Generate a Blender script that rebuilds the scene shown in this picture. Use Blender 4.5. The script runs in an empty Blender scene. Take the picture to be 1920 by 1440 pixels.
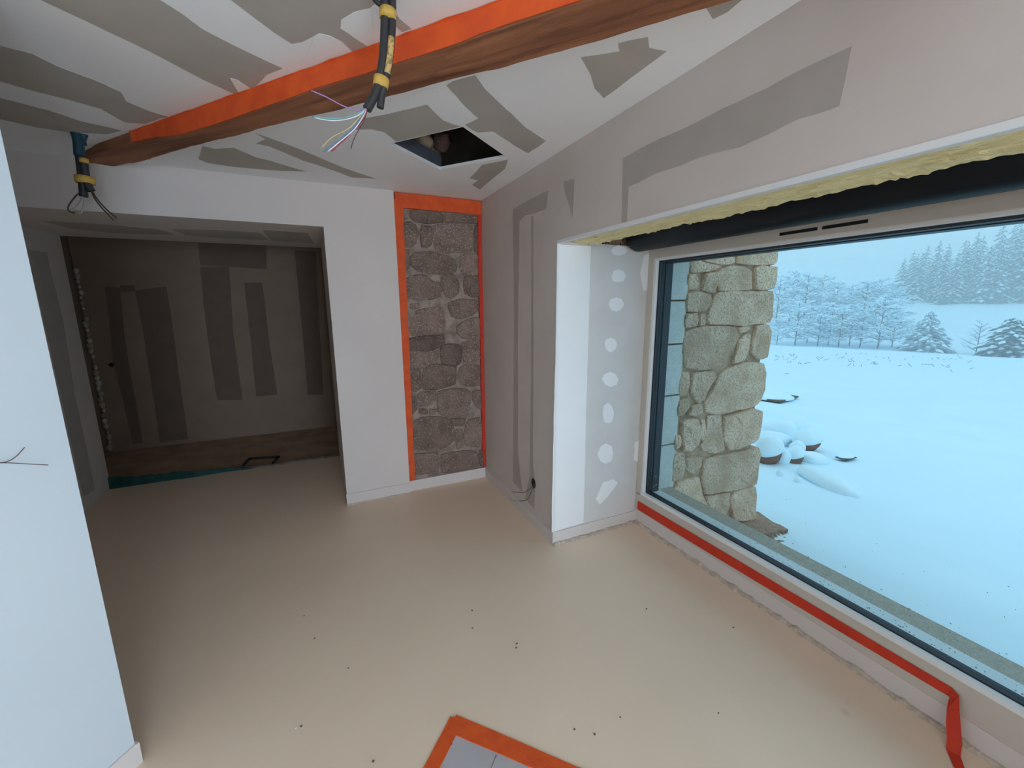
import bpy, bmesh, math, random
from mathutils import Vector, Matrix, noise

random.seed(7)
scene = bpy.context.scene
COL = scene.collection

# ------------------------------------------------------------------ camera
F, PITCH, ROLL, YAW, H = 776.5, 0.19121, 0.005584, 0.43668, 1.5
_fw = Vector((math.sin(YAW) * math.cos(PITCH), math.cos(YAW) * math.cos(PITCH), -math.sin(PITCH)))
_rt = Vector((math.cos(YAW), -math.sin(YAW), 0))
_dn = _fw.cross(_rt)
RT = math.cos(ROLL) * _rt + math.sin(ROLL) * _dn
DN = -math.sin(ROLL) * _rt + math.cos(ROLL) * _dn
FW = _fw
EYE = Vector((0, 0, H))
cam = bpy.data.cameras.new('camera')
cam_ob = bpy.data.objects.new('camera', cam)
COL.objects.link(cam_ob)
cam.sensor_fit = 'HORIZONTAL'
cam.sensor_width = 36
cam.lens = 36 * F / 1920
cam.clip_start = 0.02
cam.clip_end = 600
m3 = Matrix((RT, -DN, -FW)).transposed()
cam_ob.matrix_world = Matrix.Translation(EYE) @ m3.to_4x4()
scene.camera = cam_ob

# ------------------------------------------------------------------ sky, exposure
SKY_LOW = (1.62, 2.08, 2.50)
SKY_TOP = (1.95, 2.38, 2.75)
SKY_GAIN = 0.62
world = bpy.data.worlds.new('overcast_sky')
scene.world = world
world.use_nodes = True
wn = world.node_tree.nodes
wl = world.node_tree.links
bg = wn['Background']
tc = wn.new('ShaderNodeTexCoord')
sep = wn.new('ShaderNodeSeparateXYZ')
mr = wn.new('ShaderNodeMapRange')
mr.inputs['From Min'].default_value = 0.05
mr.inputs['From Max'].default_value = 0.9
mx = wn.new('ShaderNodeMix')
mx.data_type = 'RGBA'
mx.inputs['A'].default_value = (*SKY_LOW, 1)
mx.inputs['B'].default_value = (*SKY_TOP, 1)
wl.new(tc.outputs['Generated'], sep.inputs[0])
wl.new(sep.outputs['Z'], mr.inputs['Value'])
wl.new(mr.outputs[0], mx.inputs['Factor'])
wl.new(mx.outputs['Result'], bg.inputs['Color'])
bg.inputs['Strength'].default_value = SKY_GAIN
# added area lights brighten the room, set in two made-up openings behind the camera
for nm, loc, rot, sx, sy, watt in (('fill_rear_opening', (0.55, -4.5, 1.15), (math.radians(68), 0, 0), 1.3, 2.0, 112.0),
                                   ('fill_side_opening', (1.35, -2.55, 1.15), (0, math.radians(62), 0), 2.0, 2.6, 34.0)):
    ld = bpy.data.lights.new(nm, 'AREA')
    ld.shape = 'RECTANGLE'
    ld.size, ld.size_y = sx, sy
    ld.energy = watt
    ld.color = (0.74, 0.92, 1.10)
    lo_ = bpy.data.objects.new(nm, ld)
    lo_.location, lo_.rotation_euler = loc, rot
    COL.objects.link(lo_)
vs = scene.view_settings
vs.view_transform = 'Standard'
vs.look = 'None'
vs.gamma = 1.0
vs.use_curve_mapping = False
vs.exposure = 0.0
scene.cycles.use_denoising = True
scene.cycles.max_bounces = 14
scene.cycles.diffuse_bounces = 8
scene.cycles.transparent_max_bounces = 12
scene.cycles.volume_bounces = 2


# ------------------------------------------------------------------ pixel helpers
def ray(x, y):
    return FW + RT * ((x - 960) / F) + DN * ((y - 720) / F)


def onz(x, y, z):
    d = ray(x, y)
    return EYE + d * ((z - H) / d.z)


def onx(x, y, X):
    d = ray(x, y)
    return EYE + d * (X / d.x)


def ony(x, y, Y):
    d = ray(x, y)
    return EYE + d * (Y / d.y)


def onplane(x, y, p0, n):
    d = ray(x, y)
    return EYE + d * ((Vector(p0) - EYE).dot(n) / d.dot(n))


# ------------------------------------------------------------------ materials
MATS = {}


def material(name, base, rough=0.8, var=None, vscale=8.0, bump=0.0, bscale=40.0, metal=0.0, spec=0.3,
             stretch=None, vdetail=5.0, vlo=0.35, vhi=0.65, rnd=0.0, speck=None, speck_scale=300.0, speck_at=0.6):
    m = bpy.data.materials.new(name)
    m.use_nodes = True
    nt = m.node_tree
    N, L = nt.nodes, nt.links
    b = N['Principled BSDF']
    b.inputs['Roughness'].default_value = rough
    b.inputs['Metallic'].default_value = metal
    b.inputs['Specular IOR Level'].default_value = spec
    b.inputs['Base Color'].default_value = (*base, 1)
    tcn = N.new('ShaderNodeTexCoord')
    src = tcn.outputs['Object']
    if stretch:
        mp = N.new('ShaderNodeMapping')
        mp.inputs['Scale'].default_value = stretch
        L.new(src, mp.inputs['Vector'])
        src = mp.outputs[0]
    col = None
    if var:
        nz = N.new('ShaderNodeTexNoise')
        nz.inputs['Scale'].default_value = vscale
        nz.inputs['Detail'].default_value = vdetail
        L.new(src, nz.inputs['Vector'])
        r = N.new('ShaderNodeMapRange')
        r.inputs['From Min'].default_value = vlo
        r.inputs['From Max'].default_value = vhi
        L.new(nz.outputs['Fac'], r.inputs['Value'])
        c = N.new('ShaderNodeMix')
        c.data_type = 'RGBA'
        c.inputs['A'].default_value = (*base, 1)
        c.inputs['B'].default_value = (*var, 1)
        L.new(r.outputs[0], c.inputs['Factor'])
        col = c.outputs['Result']
    if speck:
        nz = N.new('ShaderNodeTexNoise')
        nz.inputs['Scale'].default_value = speck_scale
        nz.inputs['Detail'].default_value = 2.0
        L.new(tcn.outputs['Object'], nz.inputs['Vector'])
        r = N.new('ShaderNodeMapRange')
        r.inputs['From Min'].default_value = speck_at - 0.04
        r.inputs['From Max'].default_value = speck_at + 0.04
        L.new(nz.outputs['Fac'], r.inputs['Value'])
        c = N.new('ShaderNodeMix')
        c.data_type = 'RGBA'
        c.inputs['A'].default_value = (*base, 1)
        if col:
            L.new(col, c.inputs['A'])
        c.inputs['B'].default_value = (*speck, 1)
        L.new(r.outputs[0], c.inputs['Factor'])
        col = c.outputs['Result']
    if rnd:
        oi = N.new('ShaderNodeObjectInfo')
        hs = N.new('ShaderNodeHueSaturation')
        r = N.new('ShaderNodeMapRange')
        r.inputs['To Min'].default_value = 1 - rnd
        r.inputs['To Max'].default_value = 1 + rnd
        L.new(oi.outputs['Random'], r.inputs['Value'])
        L.new(r.outputs[0], hs.inputs['Value'])
        if col:
            L.new(col, hs.inputs['Color'])
        else:
            hs.inputs['Color'].default_value = (*base, 1)
        col = hs.outputs[0]
    if col:
        L.new(col, b.inputs['Base Color'])
    if bump:
        nz = N.new('ShaderNodeTexNoise')
        nz.inputs['Scale'].default_value = bscale
        nz.inputs['Detail'].default_value = 6.0
        L.new(src, nz.inputs['Vector'])
        bp = N.new('ShaderNodeBump')
        bp.inputs['Strength'].default_value = min(1.0, bump)
        bp.inputs['Distance'].default_value = 0.01 * max(1.0, bump)
        L.new(nz.outputs['Fac'], bp.inputs['Height'])
        L.new(bp.outputs[0], b.inputs['Normal'])
    MATS[name] = m
    return m


material('filler', (0.68, 0.62, 0.585), 0.75, (0.64, 0.58, 0.545), 3.0, 0.03, 60)  # shaded copy of the filler: dim warm light put into the colour
material('filler_ceiling_lit', (0.90, 0.905, 0.93), 0.75, (0.87, 0.875, 0.90), 3.0, 0.03, 60)  # ceiling copy of the filler, lightened with cool light
material('filler_white_lit', (0.90, 0.905, 0.92), 0.7, (0.87, 0.88, 0.90), 3.0, 0.03, 60)  # lit copy of the filler with window light in it; also fresh smears
material('paint', (0.72, 0.66, 0.635), 0.7, (0.69, 0.63, 0.605), 2.0, 0.03, 50)  # warm bounce light put into the even paint colour
material('paint_blue_lit', (0.63, 0.69, 0.74), 0.7, (0.60, 0.66, 0.71), 2.0, 0.03, 50)  # white partition paint tinted with the window's blue light
material('board', (0.475, 0.44, 0.405), 0.85, (0.44, 0.405, 0.37), 6.0, 0.04, 120)
material('board_light', (0.70, 0.69, 0.68), 0.85, (0.66, 0.65, 0.64), 6.0, 0.04, 120)
material('screed', (0.86, 0.685, 0.52), 0.42, (0.82, 0.645, 0.485), 1.6, 0.04, 25, spec=0.5, speck=(0.56, 0.47, 0.37), speck_scale=5.0, speck_at=0.78)
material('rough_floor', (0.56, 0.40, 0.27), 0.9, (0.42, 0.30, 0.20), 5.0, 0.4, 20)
material('orange_tape', (0.78, 0.115, 0.02), 0.6, (0.68, 0.085, 0.02), 14.0, 0.1, 90)
material('red_tape', (0.66, 0.05, 0.02), 0.6, (0.58, 0.04, 0.02), 14.0, 0.1, 90)
material('wood', (0.36, 0.145, 0.07), 0.75, (0.15, 0.055, 0.028), 7.0, 0.6, 16, stretch=(1, 1, 1), vdetail=9, vlo=0.4, vhi=0.7)
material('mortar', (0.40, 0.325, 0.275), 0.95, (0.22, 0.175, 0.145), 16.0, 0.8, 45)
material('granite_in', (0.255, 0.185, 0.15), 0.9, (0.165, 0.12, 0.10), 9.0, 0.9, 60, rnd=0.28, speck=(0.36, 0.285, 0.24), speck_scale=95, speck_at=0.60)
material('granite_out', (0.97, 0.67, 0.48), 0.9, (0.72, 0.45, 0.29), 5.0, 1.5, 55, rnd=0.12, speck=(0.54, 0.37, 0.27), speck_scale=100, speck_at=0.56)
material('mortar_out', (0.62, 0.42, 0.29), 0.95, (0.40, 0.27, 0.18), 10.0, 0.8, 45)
material('ashlar', (0.84, 0.80, 0.74), 0.85, (0.76, 0.72, 0.66), 20.0, 0.5, 160, speck=(0.60, 0.57, 0.53), speck_scale=260, speck_at=0.6)
material('sill_stone', (0.56, 0.46, 0.37), 0.6, (0.48, 0.39, 0.31), 30.0, 0.3, 160, speck=(0.8, 0.78, 0.75), speck_scale=200, speck_at=0.64)
material('frame_beige', (0.60, 0.545, 0.48), 0.4, spec=0.5)
material('bead_white', (0.82, 0.83, 0.84), 0.3, spec=0.5)
material('gasket', (0.030, 0.036, 0.046), 0.5, spec=0.4)
material('dark_metal', (0.006, 0.007, 0.010), 0.5, spec=0.25)
material('slot_black', (0.012, 0.012, 0.014), 0.7)
material('wool', (0.96, 0.83, 0.47), 0.95, (0.80, 0.66, 0.33), 10.0, 1.6, 26, stretch=(6, 1, 6))
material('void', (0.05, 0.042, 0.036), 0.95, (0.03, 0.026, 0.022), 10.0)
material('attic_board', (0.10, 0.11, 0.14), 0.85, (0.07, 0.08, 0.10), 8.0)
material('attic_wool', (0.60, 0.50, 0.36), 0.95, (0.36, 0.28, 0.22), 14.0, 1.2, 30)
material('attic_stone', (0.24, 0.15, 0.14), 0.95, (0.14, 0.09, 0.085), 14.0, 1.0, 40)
material('conduit', (0.035, 0.034, 0.038), 0.5, spec=0.4)
material('conduit_teal', (0.012, 0.055, 0.085), 0.5, spec=0.4)
material('yellow_tape', (0.68, 0.44, 0.10), 0.6, (0.58, 0.36, 0.08), 60.0)
material('label_tape', (0.62, 0.44, 0.18), 0.6, (0.30, 0.20, 0.08), 90.0, vlo=0.5, vhi=0.56)
for nm, c in dict(purple=(0.42, 0.24, 0.50), teal=(0.20, 0.42, 0.46), yellow=(0.52, 0.46, 0.22), blue=(0.10, 0.22, 0.38),
                  white=(0.75, 0.78, 0.82), red=(0.42, 0.03, 0.06), dark=(0.10, 0.05, 0.06), brown=(0.075, 0.05, 0.045),
                  grey=(0.40, 0.37, 0.36)).items():
    material('wire_' + nm, c, 0.45, spec=0.4)
material('foam_teal', (0.022, 0.085, 0.078), 0.9, (0.015, 0.05, 0.05), 14.0, 0.3, 60)
material('plastic', (0.52, 0.49, 0.49), 0.35, (0.46, 0.43, 0.44), 5.0, 0.3, 6, spec=0.5)
material('crumb', (0.16, 0.12, 0.09), 0.95)
material('crust', (0.66, 0.56, 0.47), 0.95, (0.50, 0.41, 0.33), 40.0, 0.8, 90)
material('snow', (0.80, 0.93, 1.0), 0.75, (0.76, 0.905, 0.99), 1.2, 0.35, 4.0, spec=0.2)
material('snow_soft', (0.82, 0.94, 1.0), 0.8, spec=0.2)
material('gravel', (0.50, 0.32, 0.235), 0.95, (0.34, 0.215, 0.16), 40.0, 1.2, 60)
material('red_stone', (0.30, 0.15, 0.115), 0.9, (0.20, 0.12, 0.09), 9.0, 0.8, 30)
material('bark', (0.085, 0.080, 0.085), 0.95)
material('needles', (0.05, 0.075, 0.085), 0.95)
material('needles_frosted', (0.38, 0.43, 0.47), 0.95)
material('twig', (0.16, 0.145, 0.13), 0.95)
material('board_wood', (0.20, 0.16, 0.13), 0.9, (0.13, 0.10, 0.08), 8.0)
material('tan_board_shaded', (0.33, 0.245, 0.185), 0.85, (0.30, 0.22, 0.165), 4.0, 0.04, 60)  # tan of the boards, darkened further to carry the passage's shade
material('tan_strip_shaded', (0.20, 0.145, 0.115), 0.85, (0.18, 0.13, 0.10), 6.0, 0.04, 60)  # strips on the far boards, darkened with the same shade
material('print', (0.32, 0.20, 0.14), 0.85, (0.05, 0.03, 0.025), 26.0, stretch=(3, 1, 1), vlo=0.5, vhi=0.56)
material('roof_dark', (0.20, 0.16, 0.14), 0.9)
material('drop', (0.95, 0.96, 0.98), 0.15, spec=0.6)
material('house_wall', (0.76, 0.66, 0.54), 0.9, (0.66, 0.56, 0.45), 6.0, 0.6, 20)

g = bpy.data.materials.new('glass')
g.use_nodes = True
gn, gl = g.node_tree.nodes, g.node_tree.links
gn.remove(gn['Principled BSDF'])
tr = gn.new('ShaderNodeBsdfTransparent')
GT = (0.31, 0.418, 0.44)   # tint put in to dim and blue the outside view, scaled below
tr.inputs['Color'].default_value = (*[math.sqrt(v / SKY_GAIN) for v in GT], 1)
gs = gn.new('ShaderNodeBsdfGlossy')
gs.inputs['Roughness'].default_value = 0.02
fr = gn.new('ShaderNodeFresnel')
fr.inputs['IOR'].default_value = 1.18
ms = gn.new('ShaderNodeMixShader')
gl.new(fr.outputs[0], ms.inputs[0])
gl.new(tr.outputs[0], ms.inputs[1])
gl.new(gs.outputs[0], ms.inputs[2])
gl.new(ms.outputs[0], gn['Material Output'].inputs['Surface'])
MATS['glass'] = g

fm = bpy.data.materials.new('fog')
fm.use_nodes = True
fn, fl = fm.node_tree.nodes, fm.node_tree.links
fn.remove(fn['Principled BSDF'])
vsn = fn.new('ShaderNodeVolumeScatter')
vsn.inputs['Color'].default_value = (0.965, 0.985, 1.0, 1)
vsn.inputs['Density'].default_value = 0.0085
fl.new(vsn.outputs[0], fn['Material Output'].inputs['Volume'])
MATS['fog'] = fm


# ------------------------------------------------------------------ mesh helpers
def tag(o, label=None, cat=None, group=None, kind=None):
    if label:
        o['label'] = label
    if cat:
        o['category'] = cat
    if group:
        o['group'] = group
    if kind:
        o['kind'] = kind
    return o


def mesh_data(name, verts, faces, mat, smooth=False):
    me = bpy.data.meshes.new(name)
    me.from_pydata([tuple(v) for v in verts], [], faces)
    me.update()
    bm = bmesh.new()
    bm.from_mesh(me)
    bmesh.ops.recalc_face_normals(bm, faces=bm.faces)
    bm.to_mesh(me)
    bm.free()
    if mat:
        me.materials.append(MATS[mat])
    if smooth:
        for p in me.polygons:
            p.use_smooth = True
    return me


def obj(name, me, parent=None):
    o = bpy.data.objects.new(name, me)
    COL.objects.link(o)
    if parent:
        o.parent = parent
        o.matrix_parent_inverse = parent.matrix_world.inverted()
    return o


def mk(name, verts, faces, mat, parent=None, smooth=False):
    return obj(name, mesh_data(name, verts, faces, mat, smooth), parent)


def empty(name, loc=(0, 0, 0)):
    o = bpy.data.objects.new(name, None)
    COL.objects.link(o)
    o.location = loc
    o.matrix_world = Matrix.Translation(Vector(loc))
    return o


def box_vf(x0, x1, y0, y1, z0, z1, base=0):
    v = [(x0, y0, z0), (x1, y0, z0), (x1, y1, z0), (x0, y1, z0), (x0, y0, z1), (x1, y0, z1), (x1, y1, z1), (x0, y1, z1)]
    f = [(0, 3, 2, 1), (4, 5, 6, 7), (0, 1, 5, 4), (1, 2, 6, 5), (2, 3, 7, 6), (3, 0, 4, 7)]
    return v, [tuple(i + base for i in q) for q in f]


def boxes(name, lst, mat, parent=None):
    V, Fc = [], []
    for b in lst:
        v, f = box_vf(*b, base=len(V))
        V += v
        Fc += f
    return mk(name, V, Fc, mat, parent)


def bevel_box(name, b, mat, parent=None, w=0.004, seg=2):
    v, f = box_vf(*b)
    me = mesh_data(name, v, f, mat)
    bm = bmesh.new()
    bm.from_mesh(me)
    bmesh.ops.bevel(bm, geom=list(bm.edges), offset=w, segments=seg, affect='EDGES', profile=0.5)
    bm.to_mesh(me)
    bm.free()
    return obj(name, me, parent)


def catmull(pts, n):
    pts = [Vector(p) for p in pts]
    if len(pts) < 3:
        return [pts[0].lerp(pts[-1], i / n) for i in range(n + 1)]
    out = []
    P = [pts[0] * 2 - pts[1]] + pts + [pts[-1] * 2 - pts[-2]]
    for i in range(1, len(P) - 2):
        for k in range(n):
            t = k / n
            a, b, c, d = P[i - 1], P[i], P[i + 1], P[i + 2]
            out.append(0.5 * ((2 * b) + (c - a) * t + (2 * a - 5 * b + 4 * c - d) * t * t + (3 * b - a - 3 * c + d) * t ** 3))
    out.append(pts[-1])
    return out


def tube_vf(pts, r, sides=6, base=0, cap=True):
    V, Fc = [], []
    n = len(pts)
    rs = r if isinstance(r, (list, tuple)) else [r] * n
    up = Vector((0.13, 0.21, 0.97))
    for i, p in enumerate(pts):
        t = (pts[min(i + 1, n - 1)] - pts[max(i - 1, 0)]).normalized()
        a = t.cross(up)
        if a.length < 1e-3:
            a = t.cross(Vector((1, 0, 0)))
        a.normalize()
        b = t.cross(a)
        for k in range(sides):
            th = 2 * math.pi * k / sides
            V.append(p + (a * math.cos(th) + b * math.sin(th)) * rs[i])
    for i in range(n - 1):
        for k in range(sides):
            k2 = (k + 1) % sides
            Fc.append((base + i * sides + k, base + i * sides + k2, base + (i + 1) * sides + k2, base + (i + 1) * sides + k))
    if cap:
        Fc.append(tuple(base + k for k in range(sides))[::-1])
        Fc.append(tuple(base + (n - 1) * sides + k for k in range(sides)))
    return V, Fc


def tube(name, pts, r, mat, parent=None, sides=8, n=5):
    c = catmull(pts, n)
    if isinstance(r, (list, tuple)):
        rr = []
        for i in range(len(c)):
            t = i / (len(c) - 1) * (len(r) - 1)
            k = min(int(t), len(r) - 2)
            rr.append(r[k] * (1 - t + k) + r[k + 1] * (t - k))
        r = rr
    v, f = tube_vf(c, r, sides)
    return mk(name, v, f, mat, parent, True)


def resample(pts, step):
    out = []
    n = len(pts)
    for i in range(n):
        a, b = pts[i], pts[(i + 1) % n]
        k = max(1, int((b - a).length / step))
        for j in range(k):
            out.append(a.lerp(b, j / k))
    return out


def patch(name, parent, pts, normal, mat, off=0.0012, jit=0.004, step=0.04, depth=0.0011):
    """thin layer of material lying on a wall"""
    normal = Vector(normal).normalized()
    ps = resample([Vector(p) for p in pts], step)
    q = []
    for p in ps:
        w = noise.noise_vector(p * 9.0) * jit + noise.noise_vector(p * 31.0) * jit * 0.5
        w -= normal * w.dot(normal)
        q.append(p + w)
    n = len(q)
    V = [p + normal * off for p in q] + [p + normal * (off - depth) for p in q]
    Fc = [tuple(range(n))] + [(i, (i + 1) % n, n + (i + 1) % n, n + i) for i in range(n)]
    me = bpy.data.meshes.new(name)
    me.from_pydata([tuple(v) for v in V], [], Fc)
    bm = bmesh.new()
    bm.from_mesh(me)
    bmesh.ops.recalc_face_normals(bm, faces=bm.faces)
    bmesh.ops.triangulate(bm, faces=[f for f in bm.faces if len(f.verts) > 4])
    bm.to_mesh(me)
    bm.free()
    me.materials.append(MATS[mat])
    return obj(name, me, parent)


def stone(parent, pts, normal, mat, proud=0.02, depth=0.05, seed=0, rough=0.006, step=0.05, grow=0.004):
    """one rubble stone: uneven outline, rounded shoulder, bumpy face"""
    normal = Vector(normal).normalized()
    pts = [Vector(p) for p in pts]
    c = sum(pts, Vector()) / len(pts)
    ps = resample(pts, step)
    so = Vector((seed * 3.7, seed * 1.3, seed * 2.1))
    n = len(ps)
    # soften corners a little
    ps = [ps[i] * 0.8 + (ps[i - 1] + ps[(i + 1) % n]) * 0.1 for i in range(n)]
    ps = [p + (p - c).normalized() * grow for p in ps]
    out = []
    for p in ps:
        w = noise.noise_vector(p * 14 + so) * rough
        out.append(p + w - normal * w.dot(normal))
    size = min(0.5, max((p - c).length for p in out))
    rings = [(1.0, -depth), (1.0, -0.004), (1 - min(0.12, 0.005 / size), proud * 0.6), (1 - min(0.25, 0.016 / size), proud), (0.5, proud)]
    V, Fc = [], []
    for sc, d in rings:
        for p in out:
            q = c + (p - c) * sc
            if d > 0:
                q = q + normal * (d + noise.noise(q * 16 + so) * proud * 0.5 + noise.noise(q * 38 + so) * proud * 0.35)
            else:
                q = q + normal * d
            V.append(q)
    V.append(c + normal * (proud + noise.noise(c * 16 + so) * proud * 0.5))
    for r in range(len(rings) - 1):
        for i in range(n):
            j = (i + 1) % n
            Fc.append((r * n + i, r * n + j, (r + 1) * n + j, (r + 1) * n + i))
    last = (len(rings) - 1) * n
    for i in range(n):
        Fc.append((last + i, last + (i + 1) % n, len(V) - 1))
    return mk('stone', V, Fc, mat, parent, False)


def ico(sub=2):
    bm = bmesh.new()
    bmesh.ops.create_icosphere(bm, subdivisions=sub, radius=1)
    v = [x.co.copy() for x in bm.verts]
    f = [tuple(q.index for q in p.verts) for p in bm.faces]
    bm.free()
    return v, f


def struct(o):
    o['kind'] = 'structure'
    return o


# ------------------------------------------------------------------ room shell
ZC = 2.29          # ceiling
XR = 1.243         # inner face of the window-side wall
YB = 3.19          # back wall
YN = 3.235         # stone niche
YV = 2.06          # window reveal
XF = 1.90          # inner face of the window frame
ZH = 1.832         # head of the window opening
YS = 4.37          # end of the passage
YREAR = -4.6
YD0, YD1 = -3.85, -1.25   # added unseen side opening for fill light, further along the window wall
YW0 = -0.95        # far jamb of the big window, behind the camera

floor = struct(boxes('floor', [(-2.6, 2.0, YREAR - 0.2, YS, -0.16, 0)], 'screed'))
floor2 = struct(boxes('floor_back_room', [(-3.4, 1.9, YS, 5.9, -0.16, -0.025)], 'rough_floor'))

# ceiling board with the square hatch cut out
HT = [onz(*q, ZC) for q in ((730, 270), (868, 238), (950, 295), (825, 318))]
ou = [Vector(p) for p in ((-3.4, 5.9, ZC), (-3.4, YREAR - 0.2, ZC), (2.02, YREAR - 0.2, ZC), (2.02, 5.9, ZC))]
V = ou + HT + [p + Vector((0, 0, 0.016)) for p in ou + HT]
hord = [4, 5, 6, 7]   # hatch: left, near, right, far
quads = [(0, 1, 4), (1, 5, 4), (1, 2, 5), (2, 6, 5), (2, 3, 6), (3, 7, 6), (3, 0, 7), (0, 4, 7)]
Fc = quads + [tuple(i + 8 for i in q) for q in quads]
Fc += [(4, 5, 13, 12), (5, 6, 14, 13), (6, 7, 15, 14), (7, 4, 12, 15), (0, 1, 9, 8), (1, 2, 10, 9), (2, 3, 11, 10), (3, 0, 8, 11)]
ceiling = struct(mk('ceiling', V, Fc, 'filler_ceiling_lit'))

wall_back = struct(boxes('wall_back', [(-2.6, 0.098, YB, YS - 0.01, 2.016, ZC + 0.005), (0.098, 0.572, YB, YS - 0.01, 0, ZC + 0.005)], 'paint'))
wall_niche = struct(boxes('wall_niche', [(0.572, 1.30, YN, YN + 0.4, 0, ZC + 0.005)], 'mortar'))
prof = [(4.2, 0), (4.2, ZC + 0.005), (YREAR, ZC + 0.005), (YREAR, 0), (YD0, 0), (YD0, 2.2), (YD1, 2.2), (YD1, 0), (YW0, 0), (YW0, ZH), (YV, ZH), (YV, 0)]
V = [(XR, y, z) for y, z in prof] + [(XR + 0.055, y, z) for y, z in prof]
n = len(prof)
Fc = [tuple(range(n)), tuple(range(n, 2 * n))] + [(i, (i + 1) % n, n + (i + 1) % n, n + i) for i in range(n)]
for bx in ((XR + 0.055, 1.93, YV, 4.2, 0, 1.838), (XR + 0.055, 1.93, YV + 0.05, 4.2, 1.838, ZC + 0.005), (XR + 0.055, 2.0, YREAR, YD0, 0, 2.2), (XR + 0.055, 2.0, YD1, YW0, 0, 2.2), (XR + 0.055, 2.0, YREAR, YW0, 2.2, ZC + 0.005)):
    v, f = box_vf(*bx, base=len(V))
    V += v
    Fc += f
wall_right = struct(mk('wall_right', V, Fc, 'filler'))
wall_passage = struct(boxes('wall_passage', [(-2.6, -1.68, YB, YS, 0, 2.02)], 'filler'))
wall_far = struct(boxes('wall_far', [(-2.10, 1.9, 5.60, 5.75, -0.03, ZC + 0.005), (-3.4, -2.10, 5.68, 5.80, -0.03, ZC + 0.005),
                                     (-3.5, -3.4, YS, 5.8, -0.03, ZC), (1.35, 1.5, 4.2, 5.7, -0.03, ZC)], 'tan_board_shaded'))
# diagonal partition close to the camera
C0 = Vector((-0.663, 1.545, 0))
DL = Vector((-0.65, -0.76, 0)).normalized()
NL = Vector((0.76, -0.65, 0)).normalized()
LEN = 3.35
a, b = C0, C0 + DL * LEN
V = [a, b, b - NL * 0.1, a - NL * 0.1]
V = V + [v + Vector((0, 0, ZC + 0.005)) for v in V]
wall_left = struct(mk('wall_left', V, [(0, 1, 2, 3), (4, 5, 6, 7), (0, 1, 5, 4), (1, 2, 6, 5), (2, 3, 7, 6), (3, 0, 4, 7)], 'paint_blue_lit'))
wall_side = struct(boxes('wall_side', [(-2.62, -2.5, YREAR - 0.1, YB + 0.05, 0, ZC + 0.005), (-3.5, -2.5, YS - 0.2, YS, 0, ZC)], 'filler'))
wall_rear = struct(boxes('wall_rear', [(-2.6, -0.12, YREAR - 0.2, YREAR, 0, ZC), (1.2, 2.0, YREAR - 0.2, YREAR, 0, ZC),
                                       (-0.12, 1.2, YREAR - 0.2, YREAR, 0, 0.08), (-0.12, 1.2, YREAR - 0.2, YREAR, 2.15, ZC)], 'paint'))  # rear gap is an added opening for the fill light
roof = struct(boxes('roof', [(-3.7, 2.35, YREAR - 0.35, 6.1, 2.67, 2.9), (-3.7, -3.4, YREAR - 0.35, 6.1, -0.3, 2.67), (-3.4, 2.3, 5.85, 6.1, -0.3, 2.67)], 'roof_dark'))

# ------------------------------------------------------------------ bare board strips and filler on the walls
CE, RW = Vector((0, 0, -1)), Vector((-1, 0, 0))


def ceil_patch(pix, mat='board', nm='bare_board_strip', off=0.0012):
    return patch(nm, ceiling, [onz(x, y, ZC) for x, y in pix], CE, mat, off)


ceil_patch([(300, 0), (340, 25), (377, 53), (433, 82), (530, 128), (500, 140), (478, 163), (443, 178), (383, 150), (303, 108), (247, 80), (160, 38), (93, 7), (77, 0), (0, -42), (-120, -100), (120, -110), (220, -48)])
ceil_patch([(-90, 52), (0, 85), (60, 100), (110, 125), (187, 153), (227, 173), (237, 190), (280, 208), (318, 219), (300, 221), (273, 232), (233, 229), (187, 203), (133, 188), (70, 172), (0, 152), (-90, 128)])
ceil_patch([(-90, 162), (0, 183), (93, 207), (153, 227), (228, 244), (200, 251), (133, 248), (67, 238), (0, 223), (-90, 205)])
ceil_patch([(433, 0), (473, 30), (513, 60), (547, 82), (567, 78), (597, 60), (617, 65), (640, 77), (662, 96), (690, 87), (665, 72), (638, 52), (641, 36), (664, 21), (695, 13), (711, 0), (660, -60), (380, -60)])
ceil_patch([(740, 20), (748, 34), (770, 52), (752, 59), (738, 46), (732, 30)])
ceil_patch([(891, 141), (909, 167), (951, 206), (987, 240), (1024, 264), (1008, 276), (990, 287), (961, 271), (925, 247), (900, 249), (885, 243), (872, 234), (898, 222), (872, 198), (838, 160), (850, 152)])
ceil_patch([(786, 199), (800, 196), (831, 225), (849, 233), (864, 237), (800, 253), (742, 265), (721, 247), (695, 242), (668, 243), (685, 221), (727, 213)])
ceil_patch([(480, 250), (513, 261), (588, 290), (642, 314), (688, 329), (706, 335), (659, 332), (605, 312), (567, 300), (505, 274), (480, 269), (499, 261)])
ceil_patch([(380, 274), (401, 279), (438, 277), (451, 282), (480, 295), (513, 303), (572, 321), (526, 320), (442, 313), (388, 305), (372, 298)])
ceil_patch([(1089, 107), (1125, 102), (1162, 96), (1159, 81), (1215, 69), (1217, 90), (1249, 96), (1185, 144), (1132, 183), (1114, 165), (1108, 139)])
ceil_patch([(905, 309), (952, 299), (948, 316), (922, 336), (900, 355), (886, 346), (896, 338), (880, 334), (893, 322)])
ceil_patch([(1325, 14), (1335, 36), (1362, 22), (1400, -8), (1340, -12)])
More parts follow.
